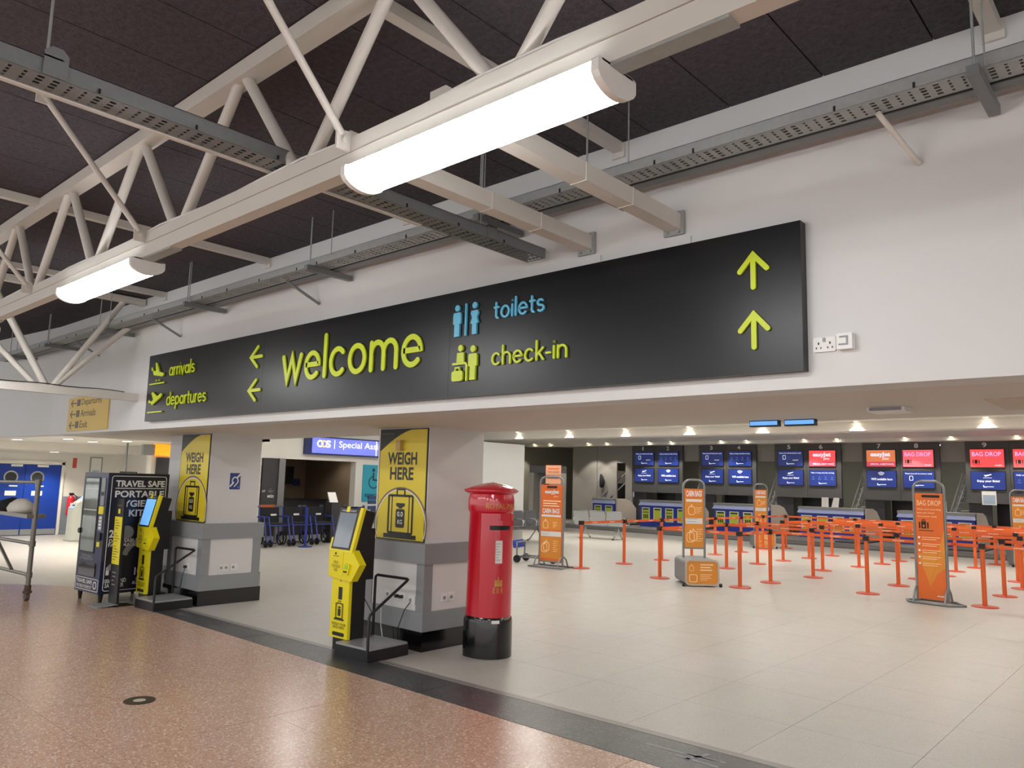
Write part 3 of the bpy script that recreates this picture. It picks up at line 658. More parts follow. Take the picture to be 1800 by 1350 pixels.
curved_rect(cr, -37, -15, .685, .702, B - .003, B - .001, 4); curved_rect(cr, -27.5, -24.5, .757, .775, B - .003, B - .001, 1).build('crown_emblem', GOLD, bd, True)
curved_rect(MB(), -42, -22, .335, .365, B + .01, B + .0145, 3).build('sticker', WHITE, lb, True)

# ------------------------------------------------------------------ bag-weighing kiosks and platforms
def kiosk(loc, label, screen):
    t = thing('weighing_kiosk', label, 'kiosk', loc, 0, 'bag weighing kiosks'); fr = F((0, 0, 0))
    w = .29
    MB().box(.02, w - .01, .03, .27, 0, .13).build('base', BLACK, t, True)
    MB().box(.015, w - .005, .035, .2, .13, .74).build('body', BLACK, t, True)
    lp = MB().fbox(fr, 0, w, .13, .715, -.035, 0).build('lower_panel', YEL, t, True)
    MB().fbox(fr, w * .42, w * .62, .5, .62, .0, .004).build('slot', BLACK, lp, True)
    suitcase_icon(F((w * .5, 0, .3), (.95, 0, 0)), 0, 0, .2, POSTB, lp, .003, True)
    text(fr, 'WEIGH YOUR\nBAGS HERE', .03, w - .03, .22, .275, POSTB, lp, .002, 0, True)
    MB().poly(fr, rrect(.05, w - .05, .15, .185, .015), 0, .004).build('badge', BLACK, lp, True)
    MB().disc(fr, w * .5, .68, .01, 0, .003, 10).build('lock', GALVD, lp, True)
    md = MB().poly(fr, [(-.03, .715), (w + .06, .69), (w + .185, .86), (w + .06, .99), (-.02, .985)], -.05, .03).build('middle_panel', YEL, t, True)
    MB().fbox(fr, -.02, w * .72, .73, .97, .03, .036).build('flap', YEL, md, True)
    text(fr, 'WEIGH\nYOUR BAGS\nHERE', .03, .17, .77, .875, M('olive_print', '#8a7a14', .5), md, .038, 0, True)
    MB().disc(fr, .09, .945, .012, .036, .04, 10).fbox(fr, .05, .14, .918, .923, .036, .038).build('lock', BLACK, md, True)
    cr_ = MB().poly(fr, [(.235, .76), (.31, .75), (.34, .85), (.265, .87)], .03, .05).build('card_reader', YEL, md, True)
    MB().poly(fr, [(.26, .81), (.31, .805), (.32, .845), (.27, .855)], .05, .053).build('reader_label', M('lime_label', '#9fd13a', .5), cr_, True)
    MB().fbox(fr, .25, .3, .775, .79, .05, .056).build('reader_slot', BLACK, cr_, True)
    MB().box(.08, w + .06, .05, .24, .70, 1.2).build('rear_case', BLACK, t, True)
    # head, leaning back
    hd = F((0, -.03, .975), (1, 0, 0), (0, .085, .42), Vector((0, -.42, .085)).normalized())
    MB().poly(hd, [(-.02, 0), (w + .05, 0), (w + .09, .98), (w + .07, 1), (.0, 1.0)], -.16, -.02).build('head_case', BLACK, t, True)
    hf = MB().poly(hd, [(-.03, 0), (w + .06, -.03), (w + .1, 1.02), (w + .055, 1.02), (w + .03, .62), (w - .01, .55), (.0, .3), (-.03, .28)], -.03, .006).build('head_frame', YEL, t, True)
    bz = MB().poly(hd, [(.0, .03), (w + .02, .03), (w + .05, .99), (.01, .99)], -.02, .008).build('screen_bezel', CHARD, t, True)
    MB().poly(hd, [(.025, .08), (w - .005, .08), (w + .02, .88), (.035, .88)], .008, .011).build('screen', screen, bz, True)
    text(hd, 'WEIGH POINT', .05, w, .91, .95, WHITE, bz, .0095, 0, True)
    MB().fbox(hd, w * .45, w * .62, .9, 1.03, .008, .012).build('label', YEL, bz, True)
    return t
def platform(loc, label):
    t = thing('weighing_platform', label, 'scale', loc, .06, 'weighing platforms')
    MB().box(0, .5, 0, .5, 0, .105).build('base', BLACK, t, True)
    MB().box(.008, .492, .008, .492, .105, .125).build('tread_plate', PLATE, t, True)
    r = .014
    MB().tube([(.475, .0, .01), (.475, .0, .40), (.475, .012, .43), (.475, .46, .70), (.47, .485, .715), (.45, .49, .72), (.02, .49, .72), (-.005, .49, .705), (-.01, .49, .68), (-.01, .49, .01)], r, 10).build('handrail', BLACK, t, True)
    return t
kiosk((-6.575, 4.665, 0), 'yellow and black weighing kiosk with a grey screen in front of the pillar', SCRN_OFF)
platform((-6.33, 4.56, 0), 'black weighing platform with a handrail beside the grey-screened kiosk')
kiosk((-10.56, 4.40, 0), 'yellow and black weighing kiosk with a lit blue screen beside the vending machine', SCRN_SKY)
platform((-10.17, 4.24, 0), 'black weighing platform with a handrail beside the blue-screened kiosk')
single(MB().tube([(-6.3, 4.87, .5), (-6.26, 4.95, .35), (-6.29, 4.97, .15), (-6.33, 4.92, .01)], .005, 6), 'cable', BLACK, 'thin black cable hanging behind the grey-screened kiosk', 'cable')

# ------------------------------------------------------------------ vending machine and instruction totem
vm = thing('vending_machine', 'dark navy vending machine lettered travel safe portable hygiene kit', 'vending machine', (-11.36, 3.92, 0), .06)
VW, VD, VH, V0 = .72, .82, 1.68, .12
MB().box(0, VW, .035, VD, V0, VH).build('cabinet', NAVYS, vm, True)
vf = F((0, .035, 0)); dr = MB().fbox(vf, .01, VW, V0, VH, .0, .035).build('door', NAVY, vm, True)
vf = F((0, 0, 0)); MB().poly(vf, rrect(.06, .5, .62, 1.62, .02), .0, .006).build('window_frame', BLACK, dr, True)
MB().poly(vf, rrect(.085, .48, .645, 1.6, .02), .006, .009).build('window', MIRROR, dr, True)
for z_ in (1.46, 1.18): MB().fbox(vf, .09, .475, z_, z_ + .01, .009, .011).build('shelf_edge', WHITE, dr, True)
MB().poly(vf, rrect(.56, .66, 1.25, 1.61, .02), .0, .008).build('coin_panel', GREYB, dr, True)
MB().fbox(vf, .575, .645, 1.38, 1.43, .008, .014).build('coin_slot', BLACK, dr, True)
MB().fbox(vf, .54, .67, 1.14, 1.24, .0, .012).build('notice', YEL, dr, True)
kp = MB().fbox(vf, .57, .66, .93, 1.12, .0, .01).build('keypad', GREYB, dr, True)
for i in range(4): MB().fbox(vf, .58, .65, .95 + i * .043, .975 + i * .043, .01, .014).build('key', WHITE, kp, True)
MB().fbox(vf, .56, .66, .8, .9, 0, .02).build('card_reader', BLACK, dr, True); MB().fbox(vf, .57, .64, .72, .78, 0, .012).build('notice', YEL, dr, True)
text(vf, 'PORTABLE\nHYGIENE KIT', .1, .48, .53, .6, GREYB, dr, .001, .01, True)
MB().poly(vf, rrect(.1, .58, .33, .5, .02), 0, .01).build('delivery_flap', BLACKG, dr, True)
MB().cyl((.045, -.03, .9), (.045, .0, .9), .035).build('door_lock', BLACK, dr, True)
MB().ribbon(vf, rrect(.03, .69, .15, .3, .02, 3), .008, .0, .002, True).build('label_outline', WHITE, dr, True)
text(vf, 'TRAVEL SAFE', .06, .52, .23, .28, WHITE, dr, .002, .02, True); text(vf, 'PORTABLE HYGIENE KIT', .06, .52, .17, .21, WHITE, dr, .002, .01, True)
MB().ring(vf, .6, .225, .035, .05, 0, .002, 16).build('logo_ring', WHITE, dr, True)
vs_ = FX((VW, 0, 0))
MB().ribbon(vs_, rrect(.05, .78, .16, 1.64, .03, 4), .008, .0, .003, True).build('side_outline', WHITE, vm, True)
text(vs_, 'TRAVEL SAFE', .1, .76, 1.50, 1.585, WHITE, vm, .003, .03, True); MB().fbox(vs_, .1, .76, 1.475, 1.485, 0, .003).build('underline', WHITE, vm, True)
text(vs_, 'PORTABLE', .1, .76, 1.36, 1.45, WHITE, vm, .003, .03, True); text(vs_, 'HYGIENE', .13, .68, 1.235, 1.325, WHITE, vm, .003, .03, True); text(vs_, 'KIT', .3, .5, 1.11, 1.2, WHITE, vm, .003, .03, True)
text(vs_, '2', .07, .13, .84, .94, WHITE, vm, .003, .03, True); text(vs_, 'DISPOSABLE\nFACE MASKS', .07, .46, .72, .82, WHITE, vm, .003, .02, True)
MB().ring(vs_, .52, .55, .2, .27, 0, .003, 24, .4, 2.9).disc(vs_, .3, .9, .09, 0, .002, 20).build('mask_print', GREYB, vm, True)
text(vs_, '1', .07, .11, .36, .46, WHITE, vm, .003, .03, True); text(vs_, '100ml HAND\nSANITISER', .05, .34, .2, .31, WHITE, vm, .003, .02, True)
text(vs_, '10', .44, .53, .34, .44, WHITE, vm, .003, .03, True); text(vs_, 'DISPOSABLE\nALCOHOL WIPES', .42, .74, .22, .31, WHITE, vm, .003, .02, True)
MB().ring(vs_, .16, .42, .03, .09, 0, .003, 16, 0, PI).build('drop_print', GREYB, vm, True)
for a, b in ((.06, .06), (VW - .06, .06), (.06, VD - .06), (VW - .06, VD - .06)): MB().cyl((a, b, 0), (a, b, V0), .02, 8, .035).build('leg', BLACK, vm, True)
MB().tube([(.15 + .12 * i, .4 + .02 * (i % 2), VH + .012) for i in range(5)], .01, 6).build('cable', BLACK, vm, True)
tt = thing('instruction_totem', 'tall narrow black totem with a yellow instruction panel in front of the vending machine', 'sign stand', (-10.55, 4.06, 0), .0)
tf = F((0, 0, 0), (1, 0, 0), (-.02, .0, 1))
MB().poly(tf, [(0, 0), (.26, 0), (.26, 1.33), (.24, 1.35), (.02, 1.35), (0, 1.33)], -.03, 0).build('board', BLACK, tt, True)
MB().fbox(tf, .015, .245, .52, 1.12, 0, .004).build('yellow_panel', YEL, tt, True)
for i in range(16):
    if i in (4, 9): continue
    MB().fbox(tf, .045, .12 + .09 * ((i * 7) % 5) / 4, 1.07 - i * .033, 1.077 - i * .033, .004, .005).build('print_line', POSTB, tt, True)
text(tf, 'weighpoint', .05, .21, 1.25, 1.28, M('faint_gold_print', '#8f8250', .5), tt, .002, 0, True)
MB().poly(tf, rrect(.1, .16, 1.16, 1.22, .01), 0, .003).build('bag_badge', YEL, tt, True)
for i in range(4): MB().fbox(tf, .06 + .01 * (i % 2), .17 - .05 * (i == 2), .41 - i * .05, .422 - i * .05, .0, .002).build('print_line', GREYB, tt, True)
MB().hexa([(-.12, -.2, .0), (.2, -.22, .0), (.27, .02, .03), (-.02, .03, .03), (-.12, -.2, .006), (.2, -.22, .006), (.27, .02, .036), (-.02, .03, .036)]).build('foot_plate', GALV, tt, True)
MB().box(.02, .24, .0, .22, 0, .008).build('rear_foot', BLACK, tt, True)

# ------------------------------------------------------------------ scaffold tower at the left
sc = thing('scaffold_tower', 'grey aluminium scaffold tower on a castor in front of the blue doors', 'scaffold', (-11.46, 3.4, 0))
d = Vector((-.995, -.02, 0)); p0 = Vector((-11.47, 3.4, 0)); ALU = M('worn_aluminium', '#7b776f', .4, .6, var=.15)
for o_ in (0, 2.2):
    a = p0 + d * o_
    MB().cyl(a + Vector((0, 0, .16)), a + Vector((0, 0, 1.56)), .03).build('upright', ALU, sc)
    MB().cyl(a + Vector((0, 0, .12)), a + Vector((0, 0, .2)), .04).cyl(a + Vector((0, 0, .1)), a + Vector((0, 0, .13)), .055).build('castor_stem', M('rusty', '#5a4a38', .7, .3), sc)
    MB().cyl(a + Vector((-.02, -.02, .06)), a + Vector((-.02, .025, .06)), .06).build('castor_wheel', M('castor_brown', '#5b5040', .7), sc)
for z in (.33, .73, 1.53):
    MB().cyl(p0 + Vector((0, 0, z)), p0 + d * 2.2 + Vector((0, 0, z - .03)), .022).cyl(p0 + Vector((.0, 0, z - .035)), p0 + Vector((0, 0, z + .035)), .04).build('rail', ALU, sc)
MB().cyl(p0 + d * .7 + Vector((0, 0, .34)), p0 + d * 1.5 + Vector((0, 0, .72)), .022).build('brace', ALU, sc)
MB().hexa([p0 + d * a + Vector((0, b, c)) for c in (1.06, 1.11) for a, b in ((-.02, -.1), (2.3, -.1), (2.3, .12), (-.02, .12))]).build('deck', ALU, sc)
bag = MB().lathe([(.01, 0), (.14, .0), (.16, .06), (.13, .13), (.06, .19), (.02, .2)], k=14)
bag.v = [(x * 1.15 + .02 * math.sin(7 * z + 3 * y), y + .015 * math.sin(9 * x), z * .95) for x, y, z in bag.v]
o = bag.build('dust_sheet', CLOTH); o.location = (-12.1, 3.4, 1.11); tag(o, 'crumpled white cloth lying on the scaffold deck', 'cloth')
bag = MB().lathe([(.01, 0), (.15, .0), (.18, .06), (.15, .14), (.05, .18), (.01, .19)], k=14)
bag.v = [(x * 1.2 + .02 * math.sin(8 * y), y, z + .01 * math.sin(11 * x)) for x, y, z in bag.v]
o = bag.build('jacket', FABRIC); o.location = (-12.5, 3.4, 1.11); tag(o, 'bundled black jacket lying on the scaffold deck', 'jacket')

# ------------------------------------------------------------------ left lobby
dF = FX((-22.7, 0, 0))
dd = thing('door_1', None, None); dd['kind'] = 'structure'; dd.location = (-22.7, 6.4, 0); LOC[dd.name] = Vector((-22.7, 6.4, 0))
MB().fbox(dF, 5.0, 5.1, 0, 1.9, .0, .06).fbox(dF, 7.23, 7.3, 0, 1.9, .0, .06).fbox(dF, 5.0, 7.3, 1.83, 1.92, 0, .06).build('door_frame', WALL2, dd)
for a, b, pc in ((5.1, 6.38, 6.07), (6.39, 7.22, 6.67)):
    lf = MB().fbox(dF, a, b, .01, 1.82, .0, .045).build('door_leaf', DOORB, dd)
    MB().ring(dF, pc, 1.49, .13, .165, .045, .06, 24).build('porthole_rim', CHROME, lf); MB().disc(dF, pc, 1.49, .13, .046, .05, 24).build('porthole_glass', GLASS, lf)
    MB().fbox(dF, a + .01, b - .01, .02, .16, .045, .05).build('kick_plate', GREYB, lf)
    MB().fbox(dF, pc - .1, pc + .15, 1.02, 1.14, .045, .05).build('notice', WHITE, lf); MB().fbox(dF, pc - .02, pc + .17, 1.25, 1.28, .045, .05).build('label_strip', WHITE, lf)
    MB().fbox(dF, pc - .02, pc + .24, 1.76, 1.82, .045, .07).build('door_closer', WHITE, lf)
struct(MB().box(-22.68, -22.6, 7.31, 8.9, 0, .12).box(-22.69, -22.66, 7.31, 8.9, .12, 1.0), 'baseboard_left', M('grey_dado', '#7d8790', .5))
fe = thing('fire_extinguisher', 'red fire extinguisher hanging on the grey dado behind the dispenser', 'fire extinguisher', (-22.5, 7.48, .5))
MB().lathe([(.01, 0), (.09, .0), (.095, .03), (.095, .42), (.07, .5), (.03, .54)], k=18).build('cylinder', EXTR, fe, True); MB().box(-.165, -.09, -.05, .05, .12, .36).build('wall_bracket', GREYF, fe, True)
MB().box(-.03, .03, -.05, .05, .54, .6).build('valve', BLACK, fe, True); MB().tube([(0, .04, .57), (.05, .12, .5), (.06, .12, .2)], .012, 6).build('hose', BLACK, fe, True)
MB().poly(FX((.096, 0, 0)), [(-.04, .12), (.04, .12), (.04, .34), (-.04, .34)], 0, .002).build('label', WHITE, fe, True)
bn = thing('dispenser_bin', 'pale grey floor-standing dispenser with a blue sloping top near the blue doors', 'bin', (-20.45, 7.0, 0), .05)
MB().poly(F((0, 0, 0), (0, 1, 0), (0, 0, 1), (1, 0, 0)), [(-.2, 0), (.2, 0), (.21, .95), (.12, 1.06), (-.08, .92), (-.19, .76)], -.16, .16).build('body', M('pale_grey_plastic', '#b9bdb4', .45), bn, True)
MB().hexa([(-.15, -.185, .775), (.15, -.185, .775), (.15, .12, 1.063), (-.15, .12, 1.063), (-.15, -.195, .79), (.15, -.195, .79), (.15, .12, 1.083), (-.15, .12, 1.083)]).build('sloping_top', M('pale_blue_panel', '#9fb8d6', .4), bn, True)
MB().box(-.2, .2, -.22, .22, 0, .03).build('foot', GREYB, bn, True); MB().fbox(F((0, -.12, 0)), -.05, .05, .84, .87, -.03, .02).build('slot', BLACK, bn, True)
single(MB().fbox(dF, 7.5, 7.6, 1.76, 2.03, .001, .01), 'warning_notice', M('red_notice', '#c9524a', .5, var=.4, scale=18), 'small red and white notice high on the lobby wall', 'notice')
pn = thing('wall_notice_frame', 'pale framed notice on the lobby wall above the vending machine', 'notice', (-22.69, 8.1, 1.5)); MB().fbox(dF, 7.93, 8.25, 1.5, 2.08, .001, .02).build('frame', GREYB, pn); MB().fbox(dF, 7.96, 8.22, 1.53, 2.05, .02, .023).build('sheet', WHITE, pn); MB().fbox(dF, 8.0, 8.18, 1.55, 1.72, .023, .024).build('picture', M('pale_blue_print', '#a9c6cf', .5), pn)
single(MB().cyl((-18.4, 7.2, 1.4), (-18.4, 7.2, 2.36), .02), 'hanging_pole', GREYF, 'thin dark pole dropping from the lobby ceiling behind the vending machine', 'pole')
og = thing('lit_orange_sign', 'small glowing orange box sign on the lobby corner beside the pillar', 'sign', (-18.0, 7.8, 2.1)); oF = FX((-17.98, 0, 0))
MB().fbox(oF, 7.62, 8.02, 2.09, 2.35, .0, .12).build('box', SIGN_LITO, og); MB().fbox(oF, 7.35, 7.61, 2.09, 2.33, .0, .1).build('side_box', GREYB, og)
single(MB().fbox(oF, 7.7, 8.0, .3, 2.05, 0, .03), 'dark_poster', CHARD, 'dark upright panel under the glowing orange sign', 'panel')
def downlight(x, y, z, r, label, group, power=None, rect=False, spot=125):
    t = thing('downlight', label, 'downlight', (x, y, z - .01), group=group); fr = F((x, y, z), (1, 0, 0), (0, 1, 0), (0, 0, -1))
    if rect: MB().fbox(fr, -r, r, -r, r, .0, .008).build('lens', DOWN_L, t)
    else:
        MB().ring(fr, 0, 0, r, r * 1.25, .0, .01, 20).build('trim_ring', WHITE, t); MB().disc(fr, 0, 0, r, .0, .006, 20).build('lens', DOWN_L, t)
    if power:
        ld = bpy.data.lights.new('downlight_beam', 'SPOT'); ld.energy = power; ld.spot_size = math.radians(spot); ld.spot_blend = .35 if spot < 110 else .6; ld.shadow_soft_size = .03; ld.color = (1, .92, .8)
        lo = bpy.data.objects.new('downlight_beam', ld); COL.objects.link(lo); lo.parent = t; lo.location = (0, 0, -.01)
    return t
for x, y, z in ((-19.8, 5.35, 2.36), (-17.8, 5.75, 2.36), (-18.7, 6.55, 2.36), (-17.3, 6.75, 2.36), (-15.6, 4.9, 2.36), (-21.8, 6.75, 2.16)):
    downlight(x, y, z, .1, 'round downlight in the cream lobby ceiling near the blue doors', 'lobby downlights', 170)

# ------------------------------------------------------------------ assistance point
downlight(-19.2, 13.3, 2.6, .07, 'small downlight added to brighten the dark assistance point', 'added assistance point light', 30)  # added lamp that lightens the shop interior
sF = FX((-18., 0, 0))
oc = thing('lit_fascia_sign', 'blue illuminated Special Assistance fascia sign over the dark opening', 'sign', (-18, 13.6, 2.3))
MB().fbox(sF, 11.6, 16.0, 2.3, 2.8, .0, .14).build('case', M('navy_case', '#1f2a66', .4), oc)
MB().fbox(sF, 11.78, 13.93, 2.34, 2.76, .14, .16).build('lit_panel', SIGN_LILAC, oc); MB().fbox(sF, 13.96, 15.95, 2.34, 2.76, .14, .16).build('lit_panel', SIGN_LILAC, oc); MB().fbox(sF, 13.93, 13.96, 2.34, 2.76, .14, .162).build('divider', SIGN_LITW, oc)
MB().ring(sF, 12.02, 2.6, .06, .1, .16, .165, 24).build('logo_ring', SIGN_LITW, oc); MB().ring(sF, 12.15, 2.6, .06, .1, .16, .166, 24).build('logo_ring', SIGN_AMB, oc)
text(sF, 'S', 12.2, 12.36, 2.5, 2.7, SIGN_LITW, oc, .168, .03); MB().fbox(sF, 12.48, 12.5, 2.48, 2.72, .16, .165).build('logo_bar', SIGN_LITW, oc)
text(sF, 'Special Assistance', 12.64, 14.75, 2.47, 2.7, SIGN_LITW, oc, .165)
tp = thing('teal_poster', 'teal poster with a wheelchair symbol beside the dark opening', 'poster', (-18, 14.2, 1.0)); MB().fbox(sF, 13.62, 14.9, 1.02, 2.08, .001, .015).build('board', TEAL, tp)
DKB = M('dark_blue_print', '#12283c', .5)
MB().disc(sF, 14.0, 1.93, .05, .015, .018).ribbon(sF, [(14.0, 1.84), (14.0, 1.65), (14.16, 1.64), (14.24, 1.45)], .05, .015, .018).ribbon(sF, arc(14.02, 1.58, .17, .17, 110, 340, 16), .03, .015, .018).build('wheelchair_symbol', DKB, tp)
text(sF, 'special', 13.72, 14.3, 1.12, 1.28, DKB, tp, .018, .01)
bp = thing('black_poster', 'black poster of logos with an orange foot strip at the edge of the dark opening', 'poster', (-17.95, 10.63, .85)); MB().fbox(sF, 10.42, 10.86, .95, 2.14, .0, .04).build('board', CHARD, bp); MB().fbox(sF, 10.42, 10.86, .84, .95, .0, .04).build('orange_strip', M('dull_orange', '#b5602e', .5), bp)
MB().fbox(sF, 10.6, 10.76, 1.3, 1.31, .04, .042).fbox(sF, 10.63, 10.73, 1.27, 1.28, .04, .042).ribbon(sF, [(10.67, 1.33), (10.69, 1.37)], .01, .04, .042).build('logo_mark', GREYB, bp)
for s, u, v in (('MÜD', 10.6, 1.13), ('CT', 10.44, 1.27)): text(sF, s, u, u + (.18 if len(s) > 2 else .09), v, v + (.08 if len(s) > 2 else .05), WHITE, bp, .041, .03)
single(MB().fbox(sF, 10.87, 11.05, 0, 2.15, .0, .08), 'steel_post', GREYF, 'brushed steel jamb between the black poster and the dark opening', 'post')
tv = thing('monitor', 'black wall monitor inside the dark assistance point', 'monitor', (-21.3, 12.6, 1.45)); MB().fbox(FX((-21.45, 0, 0)), 12.1, 13.5, 1.45, 2.0, 0, .06).build('case', BLACK, tv); MB().fbox(FX((-21.45, 0, 0)), 12.15, 13.45, 1.5, 1.96, .06, .065).build('screen', GLASS, tv)
ct_ = thing('counter', 'dark reception counter inside the assistance point', 'counter', (-20, 12, 0)); MB().box(-20.3, -19.7, 11.2, 13.6, 0, 1.0).build('body', CHARD, ct_); MB().box(-20.35, -19.6, 11.15, 13.65, 1.0, 1.04).build('worktop', BLACK, ct_)
single(MB().fbox(FX((-21.49, 0, 0)), 13.55, 13.8, 1.4, 1.62, 0, .01), 'blue_notice', M('notice_blue', '#2d3c78', .5), 'small dark blue notice on the beige wall inside the assistance point', 'notice')
single(MB().fbox(sF, 9.5, 10.1, 2.3, 2.75, .001, .02), 'blank_panel', WHITE, 'blank white panel with two bright spots above the black poster', 'panel')

# wheelchairs
def wheelchair(label):
    t = thing('wheelchair', label, 'wheelchair', (0, 0, 0), group='wheelchairs at the assistance point')
    for s in (-.26, .26):
        MB().tube([(-.35, s, .92), (-.24, s, .94), (-.2, s, .5), (-.15, s, .12)], .018, 8).tube([(-.2, s, .52), (.26, s, .52), (.34, s, .2), (.42, s, .12)], .018, 8).tube([(-.19, s, .7), (.2, s, .7), (.24, s, .52)], .016, 8).build('side_frame', CHAIRB, t, True)
        w_ = MB().tube([(-.12 + .15 * math.cos(2 * PI * i / 20), s * 1.1, .165 + .15 * math.sin(2 * PI * i / 20)) for i in range(20)], .02, 8, True).build('rear_wheel', RUBBER, t, True)
        MB().cyl((-.12, s * 1.1 - .02, .165), (-.12, s * 1.1 + .02, .165), .05).build('hub', GREYF, w_, True)
        MB().cyl((.33, s - .015, .09), (.33, s + .015, .09), .085).build('castor', RUBBER, t, True)
        MB().box(.36, .52, s * .8 - .07, s * .8 + .07, .1, .115).build('footrest', BLACK, t, True)
        MB().box(-.36, -.25, s - .02, s + .02, .925, .96).build('handgrip', GREYF, t, True)
    MB().box(-.2, .25, -.24, .24, .5, .55).build('seat', FABRIC, t, True)
    MB().hexa([(x, y, z) for z, xo in ((.55, -.19), (.92, -.23)) for x, y in ((xo, -.25), (xo + .03, -.25), (xo + .03, .25), (xo, .25))]).build('backrest', FABRIC, t, True)
    MB().fbox(F((-.21, 0, 0), (0, -1, 0), (0, 0, 1), (-1, 0, 0)), -.2, -.02, .6, .78, .0, .012).build('tag', WHITE, t, True)
    MB().fbox(FX((-.19, 0, 0)), .02, .18, .62, .76, .0, .012).build('tag', WHITE, t, True)
    MB().cyl((-.2, -.26, .5), (-.2, .26, .5), .014).cyl((.26, -.26, .5), (.26, .26, .5), .014).build('cross_tube', CHAIRB, t, True)
    return t
wc = wheelchair('blue wheelchair with a black seat parked in the row before the assistance point')
for i, (x, y, a) in enumerate(((-16.9, 9.55, .02), (-16.95, 10.22, .02), (-17.0, 10.89, .0), (-17.0, 11.55, .02), (-16.9, 12.65, -.4), (-16.9, 8.88, .02))):
    if i == 0: wc.location = (x, y, 0); wc.rotation_euler = (0, 0, a)
    else: copy_tree(wc, None, (x, y, 0), a)
for x, y, lb_ in ((-16.3, 10.72, 'dark blue barrier post in front of the row of wheelchairs'), (-16.2, 12.2, 'dark blue barrier post beside the single wheelchair')):
    t = thing('barrier_post', lb_, 'barrier post', (x, y, 0)); MB().cyl((x, y, 0), (x, y, .015), .17, 20).build('base', CHAIRB, t); MB().cyl((x, y, .015), (x, y, .95), .035).build('tube', CHAIRB, t)
st = thing('sign_stand', 'small blue notice board on a stand between the kiosk and the teal poster', 'sign stand', (-16.9, 13.15, 0)); MB().cyl((-16.9, 13.15, 0), (-16.9, 13.15, .85), .025).cyl((-16.9, 13.15, 0), (-16.9, 13.15, .02), .16).build('pole', CHAIRB, st)
for z in (.85, 1.0, 1.12): MB().box(-16.92, -16.88, 13.02, 13.32, z, z + .1).build('board', M('sign_blue2', '#33456e', .5), st)
single(MB().hexa([(-17.1, 11.9, 1.04), (-17.1, 12.15, 1.04), (-17.05, 12.15, 1.04), (-17.05, 11.9, 1.04), (-17.2, 11.9, 1.3), (-17.2, 12.15, 1.3), (-17.19, 12.15, 1.3), (-17.19, 11.9, 1.3)]), 'paper_notice', WHITE, 'white paper notice propped up behind the wheelchairs', 'notice', base=(-17.1, 12, 1.04))
single(MB().box(-17.25, -17.0, 11.92, 12.2, 0, 1.04), 'lectern', CHARD, 'dark lectern carrying a white paper notice behind the wheelchairs', 'lectern')

# seating
def bench(loc, rz, n, label, matS):
    t = thing('seat_bench', label, 'bench', loc, rz, 'waiting benches')
    L = n * .58
    MB().box(0, L, -.03, .03, .36, .42).build('beam', GREYF, t, True)
    for i in range(n):
        u = i * .58 + .03
        s = MB().hexa([(u + a, y, z) for (y, z) in ((-.24, .45), (.2, .41), (.2, .425), (-.24, .465)) for a in (0, .52)][:8]); s.f = []; s.sm = []; s.v = []
        s.hexa([(u, -.26, .44), (u + .52, -.26, .44), (u + .52, .2, .41), (u, .2, .41), (u, -.26, .46), (u + .52, -.26, .46), (u + .52, .2, .43), (u, .2, .43)]).build('seat', matS, t, True)
        MB().hexa([(u, .17, .44), (u + .52, .17, .44), (u + .52, .195, .44), (u, .195, .44), (u, .30, .86), (u + .52, .30, .86), (u + .52, .32, .86), (u, .32, .86)]).build('backrest', matS, t, True)
        MB().box(u, u + .52, .29, .33, .85, .88).build('back_rim', CHROME, t, True)
    for i in range(n + 1):
        u = i * .58 + .005
        MB().tube([(u, .2, .46), (u, .2, .62), (u, .14, .66), (u, -.16, .65), (u, -.22, .6), (u, -.2, .46)], .016, 8).build('armrest', CHROME, t, True)
    for u in (.3, L - .3):
        MB().tube([(u, -.34, .02), (u, -.26, .06), (u, -.06, .3), (u, 0, .36)], .022, 8).tube([(u, .34, .02), (u, .26, .06), (u, .06, .3), (u, 0, .36)], .022, 8).build('leg', CHROME, t, True)
        for y in (-.34, .34): MB().cyl((u, y, 0), (u, y, .03), .03, 10).build('foot', BLACK, t, True)
    return t
bench((-14.5, 15.3, 0), PI / 2, 4, 'grey waiting bench along the white partition behind the pillar box', SEATG)
bench((-13.3, 20.2, 0), PI + .15, 3, 'pale perforated waiting bench seen from behind near the orange barrier', M('seat_silver', '#a9adb0', .4, .4))
bench((-16.9, 13.4, 0), PI / 2, 2, 'dark waiting bench with chrome arms under the teal poster', M('seat_dark', '#2e3034', .5))
arch = thing('security_gate', 'grey walk-through security arch beyond the white partition', 'security gate', (-17.6, 21.5, 0))
for a in (-18.15, -17.2): MB().box(a, a + .2, 21.2, 21.9, 0, 2.05).build('side_panel', GREYP, arch)
MB().box(-18.15, -17.0, 21.2, 21.9, 2.05, 2.3).build('lintel', CHAR, arch); MB().cyl((-17.1, 21.19, 1.3), (-17.1, 21.2, 1.3), .03).build('green_light', M('green_led', '#35e07a', .4, emit=2), arch)
mac = thing('baggage_scanner', 'dark bulky scanner machine with a cream hood behind the waiting benches', 'machine', (-19.6, 28.5, 0)); MB().box(-20.8, -18.9, 28, 29.6, 0, 1.0).build('body', CHARD, mac); MB().box(-20.9, -19.0, 28, 29.6, 1.75, 2.3).build('hood', BEIGE, mac); MB().box(-19.2, -19.0, 28, 29.6, 1.0, 1.75).build('column', BLACK, mac)

